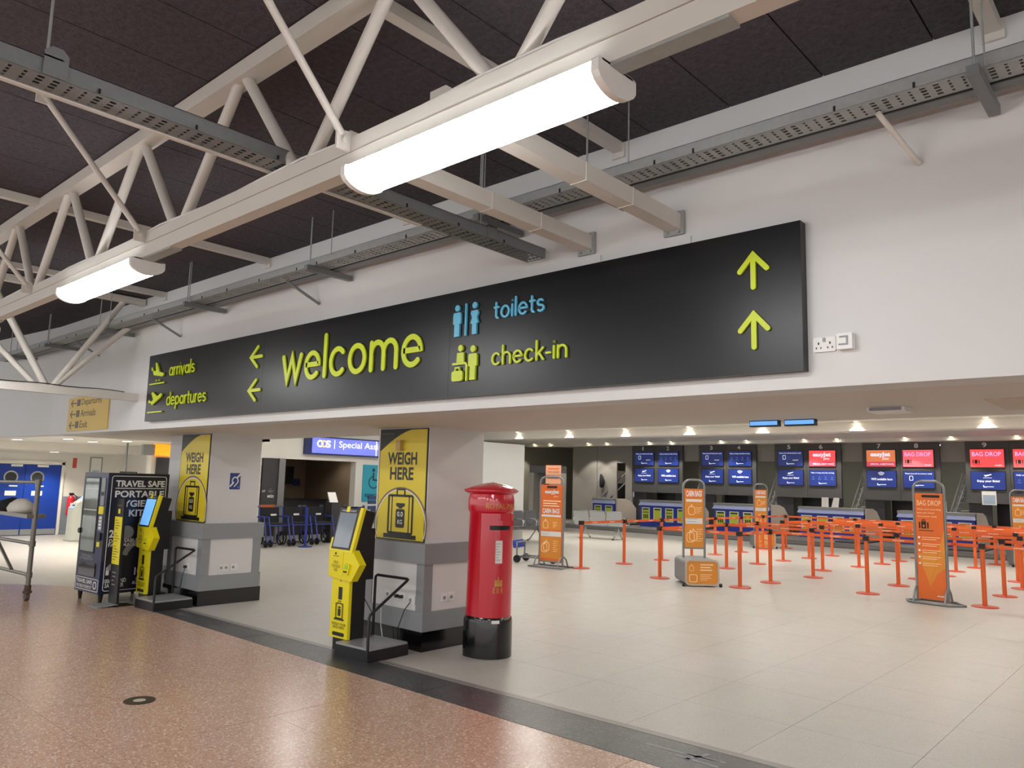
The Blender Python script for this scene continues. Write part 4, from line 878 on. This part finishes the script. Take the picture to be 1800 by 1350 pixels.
# ------------------------------------------------------------------ check-in hall: desks, panels, screens
pf = struct(MB().box(-18.9, 8, 23.7, 26.9, 0, .15), 'floor_platform', M('platform_grey', '#6f6d6c', .4, .2)); pf['label'] = 'low dark conveyor platform in front of the check-in desks'
for i in range(9): MB().box(-17.4 + i * 3.03, -16.6 + i * 3.03, 23.9, 26.6, .15, .19).build('conveyor_belt', M('belt_black', '#25252a', .5), pf)
MB().box(-18.9, 8, 23.68, 23.7, .05, .07).build('kick_strip', GALVD, pf)
PFm = F((0, YP, 0))
NW = ['one', 'two', 'three', 'four', 'five', 'six', 'seven', 'eight', 'nine', 'ten', 'eleven', 'twelve']
def ad(parent, u, v, w, h, kind, n0):
    """printed/lit content of one screen"""
    W_ = M('screen_print_white', '#e8ecff', .4, emit=.7)
    if kind == 'docs':
        text(PFm, 'Please have all documents ready', u + .06 * w, u + .94 * w, v + .8 * h, v + .89 * h, W_, parent, n0, .01)
        MB().ribbon(PFm, rrect(u + .2 * w, u + .31 * w, v + .45 * h, v + .7 * h, .01, 2), .014, n0, n0 + .001, True).fbox(PFm, u + .6 * w, u + .82 * w, v + .38 * h, v + .41 * h, n0, n0 + .001).build('icon', W_, parent)
    elif kind == 'help':
        text(PFm, 'Help us keep security moving', u + .06 * w, u + .94 * w, v + .78 * h, v + .88 * h, W_, parent, n0, .01)
        m = MB()
        for k in range(4): m.ring(PFm, u + (.14 + .24 * k) * w, v + .55 * h, .02, .028, n0, n0 + .001, 10).fbox(PFm, u + (.08 + .24 * k) * w, u + (.2 + .24 * k) * w, v + .4 * h, v + .425 * h, n0, n0 + .001)
        m.build('icon', M('screen_print_pale', '#6b80c9', .4, emit=.5), parent)
    elif kind == 'flight':
        MB().poly(PFm, [(u + .38 * w, v + .82 * h), (u + .43 * w, v + .72 * h), (u + .62 * w, v + .84 * h), (u + .6 * w, v + .88 * h), (u + .46 * w, v + .82 * h)], n0, n0 + .001).fbox(PFm, u + .36 * w, u + .62 * w, v + .65 * h, v + .67 * h, n0, n0 + .001).build('icon', W_, parent)
        text(PFm, 'Enjoy your flight!', u + .18 * w, u + .84 * w, v + .38 * h, v + .54 * h, W_, parent, n0, .02)
    elif kind == 'wifi':
        m = MB()
        for r in (.05, .09, .13): m.ring(PFm, u + .5 * w, v + .66 * h, r, r + .018, n0, n0 + .001, 10, PI / 4, 3 * PI / 4)
        m.build('icon', W_, parent); text(PFm, 'WiFi available here', u + .14 * w, u + .88 * w, v + .42 * h, v + .56 * h, W_, parent, n0, .02)
    if kind in ('docs', 'help', 'flight', 'wifi'):
        MB().ribbon(PFm, [(u + .36 * w, v + .22 * h), (u + .37 * w, v + .13 * h), (u + .41 * w, v + .15 * h), (u + .44 * w, v + .12 * h)], .022, n0, n0 + .001).fbox(PFm, u + .45 * w, u + .66 * w, v + .14 * h, v + .17 * h, n0, n0 + .001).build('logo_mark', W_, parent)
    if kind == 'plus':
        text(PFm, 'easyJet', u + .14 * w, u + .84 * w, v + .55 * h, v + .88 * h, W_, parent, n0, .04); text(PFm, 'plus', u + .56 * w, u + .78 * w, v + .38 * h, v + .56 * h, W_, parent, n0, .02)
        MB().fbox(PFm, u, u + w, v, v + .3 * h, n0, n0 + .001).build('stripe', M('screen_stripe', '#d84a62', .4, emit=.6), parent); text(PFm, 'SPECIAL ASSISTANCE', u + .14 * w, u + .94 * w, v + .1 * h, v + .2 * h, W_, parent, n0 + .002, .01)
    if kind == 'drop':
        text(PFm, 'BAG DROP', u + .06 * w, u + .92 * w, v + .62 * h, v + .86 * h, M('screen_print_lilac', '#d6b8ff', .4, emit=.8), parent, n0, .01)
        MB().fbox(PFm, u + .13 * w, u + .22 * w, v + .2 * h, v + .42 * h, n0, n0 + .001).fbox(PFm, u + .07 * w, u + .1 * w, v + .2 * h, v + .42 * h, n0, n0 + .001).fbox(PFm, u + .25 * w, u + .28 * w, v + .2 * h, v + .42 * h, n0, n0 + .001).fbox(PFm, u + .06 * w, u + .36 * w, v + .14 * h, v + .16 * h, n0, n0 + .001).build('bag_icon', POSTB, parent)
        text(PFm, 'easyJet', u + .72 * w, u + .94 * w, v + .06 * h, v + .16 * h, W_, parent, n0, .02)
tops = [('docs', SCRN_BLUE), ('help', SCRN_BLUE), ('docs', SCRN_BLUE), ('help', SCRN_BLUE), ('docs', SCRN_BLUE), ('plus', SCRN_RED), ('plus', SCRN_ORG), ('drop', SCRN_PINK), ('drop', SCRN_RED), ('drop', SCRN_RED), ('drop', SCRN_RED), ('drop', SCRN_RED)]
bots = ['flight', 'wifi', 'flight', 'wifi', 'flight', 'help', 'wifi', 'docs', 'flight', 'help', 'flight', 'wifi']
PREFIX = ['first', 'second', 'third', 'fourth', 'fifth', 'sixth']
for k in range(6):
    x0 = -17.5 + k * 3.03; w = 2.33
    t = thing('check_in_wall_unit', 'charcoal check-in wall unit numbered %s and %s' % (NW[2 * k], NW[2 * k + 1]), 'wall unit', (x0 + w / 2, YP, 0), group='check-in back panels')
    for s in (0, 1):
        MB().box(x0 + s * w / 2 + .004, x0 + (s + 1) * w / 2 - .004, YP, YP + .12, 1.42, 3.31).build('upper_panel', CHAR, t)
        text(PFm, str(2 * k + s + 1), x0 + .47 + s * 1.13, x0 + .47 + s * 1.13 + (.2 if 2 * k + s + 1 > 9 else (.06 if 2 * k + s == 0 else .12)), 3.12, 3.27, WHITE, t, .003, .02)
        u = x0 + .13 + s * 1.12
        for v, h, kd, mt in ((2.50, .57, *tops[2 * k + s]), (1.83, .56, bots[2 * k + s], SCRN_BLUE)):
            sn = 2 * k + s + 1; scn = thing('display_screen', '%s screen of check-in position %s, %s' % ('upper' if v > 2 else 'lower', NW[sn - 1], {SCRN_BLUE: 'showing a dark blue notice', SCRN_RED: 'glowing red', SCRN_ORG: 'glowing orange', SCRN_PINK: 'glowing pink'}[mt]), 'screen', (u + .45, YP - .02, v), group='check-in screens')
            MB().fbox(PFm, u, u + .92, v, v + h, .0, .04).build('case', BLACK, scn)
            pn_ = MB().fbox(PFm, u + .015, u + .905, v + .015, v + h - .015, .04, .045).build('picture', mt, scn)
            ad(pn_, u + .015, v + .015, .89, h - .03, kd, .047)
    for a_, b_ in ((.02, .62), (1.95, w - .02)): MB().box(x0 + a_, x0 + b_, YP + .1, YP + .2, .15, 1.42).build('lower_panel', CHARD, t)
    MB().box(x0 + .62, x0 + 1.95, YP + .9, YP + 1.0, .15, 1.42).build('recess_back', BLACK, t)
    MB().box(x0 + w, x0 + 3.03, YP + .12, YP + .2, 2.68, 3.31).build('filler_panel', GREYP, t)
    # step ladder in the gap
    if k < 5:
        g = x0 + w + .05; lad = thing('maintenance_stair', 'aluminium stair with handrails in the gap beside check-in position %s' % NW[2 * k + 1], 'stair', (g, YP + 1, 0), group='stairs between check-in panels')
        for yy in (YP + .8, YP + 1.3):
            MB().cyl((g - .05, yy, .95), (g + .42, yy, 2.35), .025).cyl((g + .08, yy, .9), (g + .5, yy, 2.1), .025).build('handrail', ALUP, lad)
            MB().cyl((g + .1, yy, 0), (g + .1, yy, 1.2), .02).build('leg', ALUP, lad)
        for i in range(7): MB().box(g + .02 + i * .055, g + .14 + i * .055, YP + .8, YP + 1.3, .85 + i * .18, .88 + i * .18).build('step', ALUP, lad)
        MB().box(g + .3, g + .62, YP + .8, YP + 1.3, .85, .88).build('landing', ALUP, lad); MB().cyl((g + .6, YP + .8, .85), (g + .66, YP + .8, 1.3), .018).cyl((g + .3, YP + .8, 1.15), (g + .64, YP + .8, 1.18), .015).build('guard_rail', ALUP, lad)
        bx = thing('roof_cabinet', 'pale cabinet seen through the gap beside check-in position %s' % NW[2 * k + 1], 'cabinet', (g + .3, YP + 3, 0)); MB().box(g + .1, g + .65, YP + 3, YP + 3.4, 0, 2.9).build('body', M('dim_green_box', '#6d7064', .6), bx); MB().box(g - .05, g + .7, YP + 2.4, YP + 2.5, 2.3, 2.36).build('rail', ALUP, bx)
# left end: grey panels with a slot opening
lp = thing('grey_partition', 'grey partition panels with a tall slot beside check-in position one', 'partition', (-18.5, YP, 0))
for a, b, c, d_ in ((-20.6, -19.3, 0, 3.31), (-19.28, -18.28, 0, 3.31), (-17.85, -17.52, .0, 3.31), (-18.28, -17.85, 2.6, 3.31)): MB().box(a, b, YP + .0, YP + .08, c, d_).build('panel', GREYP, lp)
hb = MB().lathe([(.02, 0), (.1, .06), (.14, .25), (.09, .5), (.03, .58)], k=10); hb.v = [(x + .05 * math.sin(6 * z), y * .4, z) for x, y, z in hb.v]
o = hb.build('hanging_bag', FABRIC); o.location = (-19.0, YP - .1, 1.55); tag(o, 'dark bag hanging on the grey partition panel', 'bag')
sgn = thing('numbered_window', 'lit window with a yellow number behind the slot in the grey partition', 'window', (-18.1, YP + 1.2, 0)); MB().box(-18.65, -17.65, YP + 1.25, YP + 1.3, 0, 2.65).build('frame', GREYP, sgn); MB().box(-18.6, -17.7, YP + 1.2, YP + 1.25, 1.2, 2.6).build('pane', M('pale_window', '#cfd0cc', .4, emit=.4, var=.4, scale=3), sgn); text(F((0, YP + 1.2, 0)), '3', -18.35, -18.15, 1.75, 2.05, M('yellow_number', '#d7c93a', .4, emit=.4), sgn, .003, .03)
lad = thing('maintenance_stair', 'dark stair with handrails behind the slot in the grey partition', 'stair', (-18.1, YP + .6, 0)); MB().cyl((-19.2, YP - .25, .9), (-17.9, YP + .5, 2.4), .03).cyl((-18.9, YP - .25, .8), (-17.75, YP + .5, 2.1), .03).build('handrail', GREYF, lad)

# desks
def desk(x0, w, label, n, side=True):
    t = thing('check_in_desk', label, 'desk', (x0 + w / 2, 25.9, .15), group='blue check-in desks'); fr = F((0, 25.55, 0))
    MB().box(x0, x0 + w, 25.55, 26.3, .15, .96).build('body', DESKB, t)
    MB().hexa([(x0 - .03, 25.47, .94), (x0 + w + .03, 25.47, .94), (x0 + w, 25.62, .94), (x0, 25.62, .94), (x0, 25.55, 1.06), (x0 + w, 25.55, 1.06), (x0 + w, 25.62, 1.06), (x0, 25.62, 1.06)]).build('sloping_edge', M('pale_blue_metal', '#b4c0ee', .3), t)
    MB().box(x0 - .02, x0 + w + .02, 25.53, 26.2, 1.06, 1.14).build('counter_top', GREYF, t)
    for i in range(n):
        c = x0 + (i + .5) * w / n
        ps = MB().fbox(fr, c - .17, c + .17, .35, .86, .001, .012).build('poster_frame', WHITE, t)
        MB().fbox(fr, c - .145, c + .145, .375, .835, .012, .014).build('poster', LIMEP, ps)
        MB().fbox(fr, c - .13, c + .13, .775, .825, .014, .016).build('heading_print', POSTB, ps)
        if i % 2 == 0:
            m = MB()
            for j in range(4): m.disc(fr, c - .1 + j * .067, .68, .026, .014, .016, 10)
            for j in range(3): m.fbox(fr, c - .1 + j * .075, c - .05 + j * .075, .45, .6, .014, .0155)
            m.build('icon_print', M('poster_dark_print', '#2d3320', .5), ps)
        if i: MB().box(x0 + i * w / n - .006, x0 + i * w / n + .006, 25.545, 25.551, .15, .94).build('joint_strip', NAVY, t)
    if side:
        MB().poly(FX((x0 + w + .03, 0, 0)), [(25.6, .15), (27.0, .15), (27.0, .75), (26.6, 1.05), (26.2, 1.14), (25.6, 1.14)], 0, .06).build('side_screen', BEIGE, t)
    return t
desk(-18.45, 1.05, 'small blue check-in desk with two lime posters left of the others', 2)
for k, x in enumerate((-16.2, -13.1, -10.03, -6.97, -3.9, -.85)):
    desk(x, 2.05, 'blue check-in desk with four lime posters in front of positions %s and %s' % (NW[2 * k], NW[2 * k + 1]), 4)
for i, (x, lab) in enumerate(((-9.35, 'upright white leaflet stand on the desk in front of position five'), (-9.0, 'tilted white leaflet stand on the desk in front of position six'), (-5.9, 'white leaflet stand on the desk in front of position eight'))):
    t = thing('leaflet_stand', lab, 'leaflet stand', (x, 25.8, 1.14)); dx = (0, .04, .0)[i]
    MB().hexa([(x - dx, 25.75, 1.14), (x + .22 - dx, 25.75, 1.14), (x + .22 - dx, 25.78, 1.14), (x - dx, 25.78, 1.14), (x + dx - .02, 25.83, 1.46), (x + .2, 25.83, 1.46), (x + .2, 25.84, 1.46), (x + dx - .02, 25.84, 1.46)]).build('sheet', WHITE, t); MB().box(x, x + .2, 25.72, 25.86, 1.14, 1.15).build('foot', GREYB, t)
nt_ = thing('paper_notice', 'pale framed paper notice stuck below the lower screen of position nine', 'notice', (-4.8, YP, 1.4)); MB().fbox(PFm, -4.98, -4.6, 1.38, 1.8, .001, .02).build('frame', WHITE, nt_); MB().fbox(PFm, -4.95, -4.63, 1.41, 1.68, .02, .022).build('sheet', M('pale_blue_sheet', '#9fb0c4', .5), nt_)

# downlights on the two ceiling beams + unseen panel lights added to brighten the hall
for i, x in enumerate((-17.55, -15.35, -13.15, -10.95, -8.75, -6.3, -3.5, -1.2, 1.2)):
    downlight(x, 19.80, ZH, .055, 'warm round downlight in front of the nearer ceiling beam', 'downlights of the nearer beam', 190, spot=95)
for x in (-22.3, -21.4, -19.3, -18.35, -16.3, -15.3, -13.2, -12.2, -10.1, -9.0, -6.9, -5.6, -3.9, -2.6):
    downlight(x, 26.30, ZH, .055, 'warm round downlight above the check-in desks', 'downlights above the desks', 150, spot=95)
for i in range(7):
    for y in (8.4, 11.7, 15.2, 17.9, 21.8, 30.5):
        x = -16 + i * 3.1
        t = thing('added_panel_light', 'square recessed panel light in the check-in hall ceiling', 'added light', (x, y, ZH - .03), group='panel lights of the check-in hall')
        MB().box(x - .32, x + .32, y - .32, y + .32, ZH - .02, ZH - .001).build('frame', WHITE, t); MB().box(x - .3, x + .3, y - .3, y + .3, ZH - .025, ZH - .02).build('diffuser', PANEL_L, t)
for i, x in enumerate((-2.72, -2.43)):
    t = thing('blue_light_bar', ('slim blue-lit bar under the soffit, the one farther from the emergency light', 'slim blue-lit bar under the soffit, the one nearer the emergency light')[i], 'light bar', (x + .12, 5.95, 2.2), group='blue bars under the soffit'); f7 = F((0, 5.93, 0))
    MB().fbox(f7, x, x + .24, 2.195, ZS, -.06, 0).build('case', BLACK, t); MB().fbox(f7, x + .006, x + .234, 2.206, 2.238, .0, .004).build('lit_strip', SCRN_SKY, t)
em = thing('emergency_light', 'slim white emergency light fixed under the soffit near the double socket', 'emergency light', (-1.48, 5.35, 2.2)); MB().box(-1.60, -1.37, 5.25, 5.45, 2.215, ZS).build('case', WHITE, em); MB().box(-1.58, -1.39, 5.24, 5.26, 2.22, 2.24).build('lens', GREYB, em)
struct(MB().box(-.9, 1.6, 5.05, 5.75, ZS - .006, ZS), 'trim_5', M('access_panel', '#c9b7a5', .6))

# ------------------------------------------------------------------ queue barriers
posts = {1: (-9.45, 12.70), 2: (-9.42, 14.22), 4: (-9.36, 15.68), 5: (-9.34, 17.05), 6: (-9.28, 18.15), 9: (-9.24, 19.55), 11: (-9.3, 21.05), 14: (-9.05, 22.05),
         3: (-7.58, 12.63), 7: (-7.58, 15.33), 10: (-7.58, 16.85), 13: (-7.52, 18.14), 16: (-7.38, 19.4), 18: (-7.28, 20.72), 19: (-7.16, 22.2),
         8: (-6.01, 12.65), 12: (-5.95, 13.77), 15: (-5.75, 15.3), 17: (-6.1, 16.78), 20: (-5.85, 18.32), 22: (-5.72, 19.54), 23: (-5.68, 20.78), 34: (-5.6, 22.1),
         21: (-4.26, 13.73), 24: (-4.23, 15.37), 25: (-4.28, 16.88), 26: (-4.05, 18.05), 27: (-4.12, 19.27), 28: (-4.0, 20.62), 30: (-3.84, 22.06),
         29: (-2.56, 13.69), 31: (-2.58, 15.39), 33: (-2.54, 16.86), 32: (-2.8, 18.13), 35: (-2.4, 19.4), 36: (-2.35, 20.7), 37: (-2.3, 22.0),
         38: (-.9, 13.7), 39: (-.9, 15.4), 40: (-.9, 16.9), 41: (-.85, 18.2), 42: (-.8, 19.5), 43: (-.75, 20.8)}
ch = [(1, 2, 4, 5, 6, 9, 11, 14), (3, 7), (3, 8), (8, 12), (12, 21, 29, 38), (7, 15, 24, 31, 39), (10, 17, 25, 33, 40), (13, 20, 26, 32, 41), (16, 22, 27, 35, 42),
      (18, 23, 28, 36, 43), (14, 19, 34, 30, 37), (7, 10), (16, 13)]
links = {}
for c in ch:
    for a, b in zip(c, c[1:]): links.setdefault(a, []).append(b)
BASE = MB().lathe([(.185, 0), (.185, .008), (.17, .018), (.05, .026), (.0, .026)], k=24); TUBE = MB().cyl((0, 0, .02), (0, 0, .875), .034, 16); HEAD = MB().box(-.042, .042, -.042, .042, .87, .95)
mb0 = {}
LW = M('belt_print', '#f3d3bd', .5)
for i, (x, y) in posts.items():
    t = thing('barrier_post', 'orange belt barrier post with a round foot in the check-in queue lanes', 'barrier post', (x, y, 0), group='orange queue barrier posts')
    for nm, g, mt in (('base', BASE, M('base_orange', '#b5452a', .45)), ('tube', TUBE, ORANGE), ('belt_head', HEAD, BLACK)):
        if nm not in mb0: mb0[nm] = g.build(nm, mt, t, True)
        else: c = mb0[nm].copy(); COL.objects.link(c); c.parent = t
    for j in links.get(i, ()):
        dx, dy = posts[j][0] - x, posts[j][1] - y; L = math.hypot(dx, dy); u = Vector((dx / L, dy / L, 0)); n_ = Vector((u.y, -u.x, 0)); fr = F((0, 0, 0), u, (0, 0, 1), n_)
        bl = MB().fbox(fr, .044, L - .044, .885, .935, -.0015, .0015).build('belt', ORANGE, t, True)
        for c_ in (.3, .7): text(fr, 'easyJet', L * c_ - .09, L * c_ + .09, .895, .925, LW, bl, .003, .02, True)

# ------------------------------------------------------------------ orange cabin-bag signs
def frame_tube(fr, w, z0, z1, r=.02):
    p = [(0, z0), (0, z1 - .13)] + [(.13 - .13 * math.cos(a), z1 - .13 + .13 * math.sin(a)) for a in [PI / 2 * i / 6 for i in range(1, 7)]]
    p += [(w - a, b) for a, b in p[::-1]]
    return MB().tube([fr(a, b) for a, b in p], r, 10)
def bag_icon(fr, u, v, s, k, parent, local=True):
    m = MB()
    for i in range(k):
        o_ = i * s * .22
        m.ribbon(fr, rrect(u + o_, u + o_ + s * .6, v + i * s * .12, v + s * .75 + i * s * .12, s * .2, 3), s * .05, .0, .003, True).ribbon(fr, [(u + o_ + s * .2, v + s * .75 + i * s * .12), (u + o_ + s * .3, v + s * .95 + i * s * .12), (u + o_ + s * .42, v + s * .75 + i * s * .12)], s * .05, 0, .003)
    return m.build('bag_icon', M('pale_print', '#ffd9b0', .5), parent, local)
PALE = M('pale_print', '#ffd9b0', .5)
def lines(fr, u, v, w, n, dv, parent, mat=PALE, h=.008):
    m = MB()
    for i in range(n): m.fbox(fr, u, u + w * (1, .8, .92, .6)[i % 4], v - i * dv, v - i * dv + h, 0, .003)
    return m.build('print_lines', mat, parent, True)
def cabin_sign(loc, rz, label, plus=False, box=False):
    t = thing('cabin_bag_sign', label, 'sign stand', loc, rz, 'orange cabin bag signs'); w = .56 if plus else .38; fr = F((0, 0, 0))
    zt = 1.82; z0 = .12 if plus else .62
    frame_tube(fr, w, .03, zt).build('tube_frame', GREYF, t, True)
    pn = MB().fbox(fr, .02, w - .02, z0, zt - .16, -.012, .012).build('panel', ORG2 if box else ORG1, t, True)
    f2 = fr.off(0, 0, .0125); tp = zt - .16
    if plus:
        MB().fbox(f2, .17, w - .15, tp - .065, tp - .025, 0, .004).build('badge_strip', BLACK, pn, True)
        text(f2, 'easyJet', .12, w - .1, tp - .2, tp - .1, WHITE, pn, .003, .03, True); text(f2, 'plus', .34, w - .12, tp - .26, tp - .21, PALE, pn, .003, 0, True)
        lines(f2, .08, tp - .34, .42, 3, .05, pn, PALE, .022); text(f2, 'CABIN BAGS', .07, w - .08, tp - .58, tp - .48, WHITE, pn, .003, .03, True); y = tp - .64
    else:
        MB().fbox(f2, .03, w - .03, tp - .16, tp - .01, 0, .001).build('red_header', ORG1, pn, True)
        text(f2, 'CABIN BAGS', .05, w - .05, tp - .14, tp - .03, WHITE, pn, .003, .03, True); y = tp - .22
    MB().fbox(f2, .05, w - .05, y - .01, y + .035, 0, .002).build('white_band', PANELW, pn, True)
    MB().fbox(f2, .04, w - .04, y - .27, y - .02, 0, .001).build('amber_field', ORG2, pn, True); bag_icon(f2.off(0, 0, .001), .09, y - .24, .19, 1, pn); lines(f2.off(0, 0, .001), w * .58, y - .12, .11, 4, .03, pn)
    y -= .36
    wb = MB().fbox(f2, .04, w - .04, y - .04, y + .06, 0, .002).build('white_band', PANELW, pn, True); lines(f2.off(0, 0, .002), .06, y + .045, .2, 2, .05, wb, GREYB)
    MB().fbox(f2, .04, w - .04, max(z0 + .05, y - .48), y - .05, 0, .001).build('amber_field', ORG2, pn, True); bag_icon(f2.off(0, 0, .001), .06, y - .36, .22, 2, pn); lines(f2.off(0, 0, .001), w * .6, y - .14, .11, 6, .04, pn)
    MB().fbox(fr, -.0, w, z0 - .02, z0 + .01, -.015, .015).build('bottom_rail', GREYF, t, True)
    if plus:
        MB().tube([(-.12, -.22, .02), (w + .12, -.22, .02), (w + .12, .22, .02), (-.12, .22, .02)], .018, 8, True).build('base_frame', GREYF, t, True)
        for u in (0, w): MB().tube([(u, -.21, .02), (u, -.14, .16), (u, -.05, .22), (u, .05, .22), (u, .14, .16), (u, .21, .02)], .016, 8).build('foot_loop', GREYF, t, True)
    if box:
        g = FX((0, 0, 0)); prof = rrect(-.35, .25, .02, .45, .07, 4)
        mB = F((0, 0, 0), (1, 0, 0), (0, 0, 1), (0, -1, 0))
        MB().ribbon(F((0, 0, 0), (1, 0, 0), (0, 0, 1), (0, -1, 0)), rrect(-.06, .5, .03, .44, .07, 4), .02, -.38, .42, True).build('gauge_body', M('gauge_grey', '#808385', .45, .2), t, True)
        MB().fbox(mB, -.03, .47, .05, .42, -.375, -.36).build('back_sheet', M('gauge_dark', '#55585a', .5), t, True)
        MB().poly(mB, rrect(-.05, .49, .045, .43, .06, 4), .40, .425).build('front_sheet', ORG2, t, True)
        MB().ribbon(mB, rrect(-.06, .5, .03, .44, .07, 4), .028, .41, .44, True).build('front_rim', BEIGE, t, True)
        f3 = mB.off(0, 0, .426); bag_icon(f3, .0, .26, .12, 1, t); MB().ribbon(f3, rrect(.0, .13, .08, .2, .02, 3), .012, 0, .003, True).build('case_icon', PALE, t, True); lines(f3, .19, .36, .22, 3, .045, t, PALE, .018); lines(f3, .19, .2, .2, 4, .03, t)
        MB().cyl((.52, -.42, .03), (.56, -.42, .03), .03).cyl((-.12, -.42, .03), (-.08, -.42, .03), .03).build('castor', BLACK, t, True)
    return t
cabin_sign((-10.2, 12.28, 0), .12, 'tall orange cabin bags sign with a flat tube base at the start of the barrier', plus=True)
s2 = cabin_sign((-6.93, 12.35, 0), .75, 'slim orange cabin bags sign with a grey bag gauge beside the front barrier posts', box=True)
cabin_sign((-9.8, 21.6, 0), .6, 'slim orange cabin bags sign behind the far barrier posts, left of the red screens', box=True)
cabin_sign((-3.5, 22.2, 0), .35, 'slim orange cabin bags sign with a gauge at the far barrier below position nine', box=True)
hd = thing('header_card', 'pale pink card with small print standing on the tall orange sign', 'card', (-9.95, 12.3, 1.82)); hF2 = F((-10.08, 12.3, 0), (.993, .12, 0), (0, 0, 1), (.12, -.993, 0))
MB().fbox(hF2, .0, .36, 1.68, 2.06, -.01, .01).build('card', ORGL, hd)
BRP = M('brown_red_print', '#a05a48', .5); text(hF2, 'YOUR LUGGAGE', .04, .32, 1.9, 1.94, BRP, hd, .011, .02)
MB().fbox(hF2, .05, .31, 1.98, 2.0, .01, .012).build('print_line', ORG1, hd); MB().fbox(hF2, .05, .3, 1.79, 1.81, .01, .012).build('print_line', BRP, hd); MB().fbox(hF2, .0, .36, 1.855, 1.865, .01, .013).build('divider', GREYF, hd)
bd_ = thing('bag_drop_sign', 'tall orange bag drop sign with looped grey feet among the barrier posts', 'sign stand', (-3.43, 13.45, 0), -.03); fr = F((0, 0, 0)); w = .44
frame_tube(fr, w, .03, 1.88).build('tube_frame', GREYF, bd_, True); pn = MB().fbox(fr, .02, w - .02, .06, 1.69, -.012, .012).build('panel', ORG1, bd_, True); f2 = fr.off(0, 0, .0125)
MB().poly(f2, [(.2, .25), (.42, 1.15), (.42, .55), (.3, .45)], 0, .001).poly(f2, [(.2, .25), (.03, .75), (.32, .8)], 0, .001).build('amber_facet', ORG2, pn, True)
MB().poly(f2, rrect(.12, .38, 1.625, 1.665, .015), 0, .003).build('badge_strip', BLACK, pn, True)
text(f2, 'BAG DROP', .05, w - .05, 1.5, 1.58, PALE, pn, .003, .0, True)
for i, s in enumerate(('Have your boarding', 'pass and travel', 'documents ready')): text(f2, s, .05, .05 + (.34, .24, .28)[i], 1.42 - i * .055, 1.455 - i * .055, PALE, pn, .003, 0, True)
MB().fbox(f2, .1, .17, 1.14, 1.25, 0, .003).fbox(f2, .065, .085, 1.14, 1.24, 0, .003).fbox(f2, .185, .205, 1.14, 1.24, 0, .003).fbox(f2, .06, .27, 1.105, 1.115, 0, .003).ribbon(f2, [(.115, 1.25), (.12, 1.275), (.15, 1.275), (.155, 1.25)], .012, 0, .003).build('bag_icon', POSTB, pn, True)
MB().poly(f2, [(.125, 1.2), (.145, 1.2), (.145, 1.18), (.155, 1.18), (.135, 1.155), (.115, 1.18), (.125, 1.18)], .003, .004).build('arrow', ORG1, pn, True)
for i in range(5): MB().disc(f2, .06, 1.0 - i * .1, .017, 0, .003, 12).build('number_dot', WHITE, pn, True); lines(f2, .1, 1.0 - i * .1, .26, 2, .03, pn)
text(f2, 'easyJet', .29, .4, .1, .135, WHITE, pn, .003, .03, True)
MB().tube([(-.08, -.2, .02), (.5, -.24, .02), (.68, -.06, .02), (.5, .22, .02), (.0, .22, .02), (-.16, .0, .02)], .018, 8, True).build('base_frame', GREYF, bd_, True)
for u in (.0, w): MB().tube([(u, -.22, .02), (u, -.15, .16), (u, -.06, .24), (u, .04, .24), (u, .13, .16), (u, .2, .02)], .017, 8).build('foot_loop', GREYF, bd_, True)

# baggage trolley behind the tall sign
tl = thing('baggage_trolley', 'grey baggage trolley with a blue panel behind the tall orange sign', 'trolley', (-10.75, 12.75, 0), .3)
MB().tube([(-.3, -.2, .12), (.5, -.15, .12), (.5, .15, .12), (-.3, .2, .12)], .018, 8, True).tube([(-.3, -.2, .12), (-.3, -.22, .42), (-.3, .22, .42), (-.3, .2, .12)], .018, 8).build('frame', GREYF, tl, True)
MB().hexa([(-.36, -.26, .3), (-.33, -.26, .3), (-.33, .26, .3), (-.36, .26, .3), (-.4, -.26, .46), (-.37, -.26, .46), (-.37, .26, .46), (-.4, .26, .46)]).build('front_panel', BLUEW, tl, True)
for a, b in ((-.28, -.24), (-.28, .24), (.45, 0)): MB().cyl((a, b - .02, .08), (a, b + .02, .08), .08).build('wheel', RUBBER, tl, True)
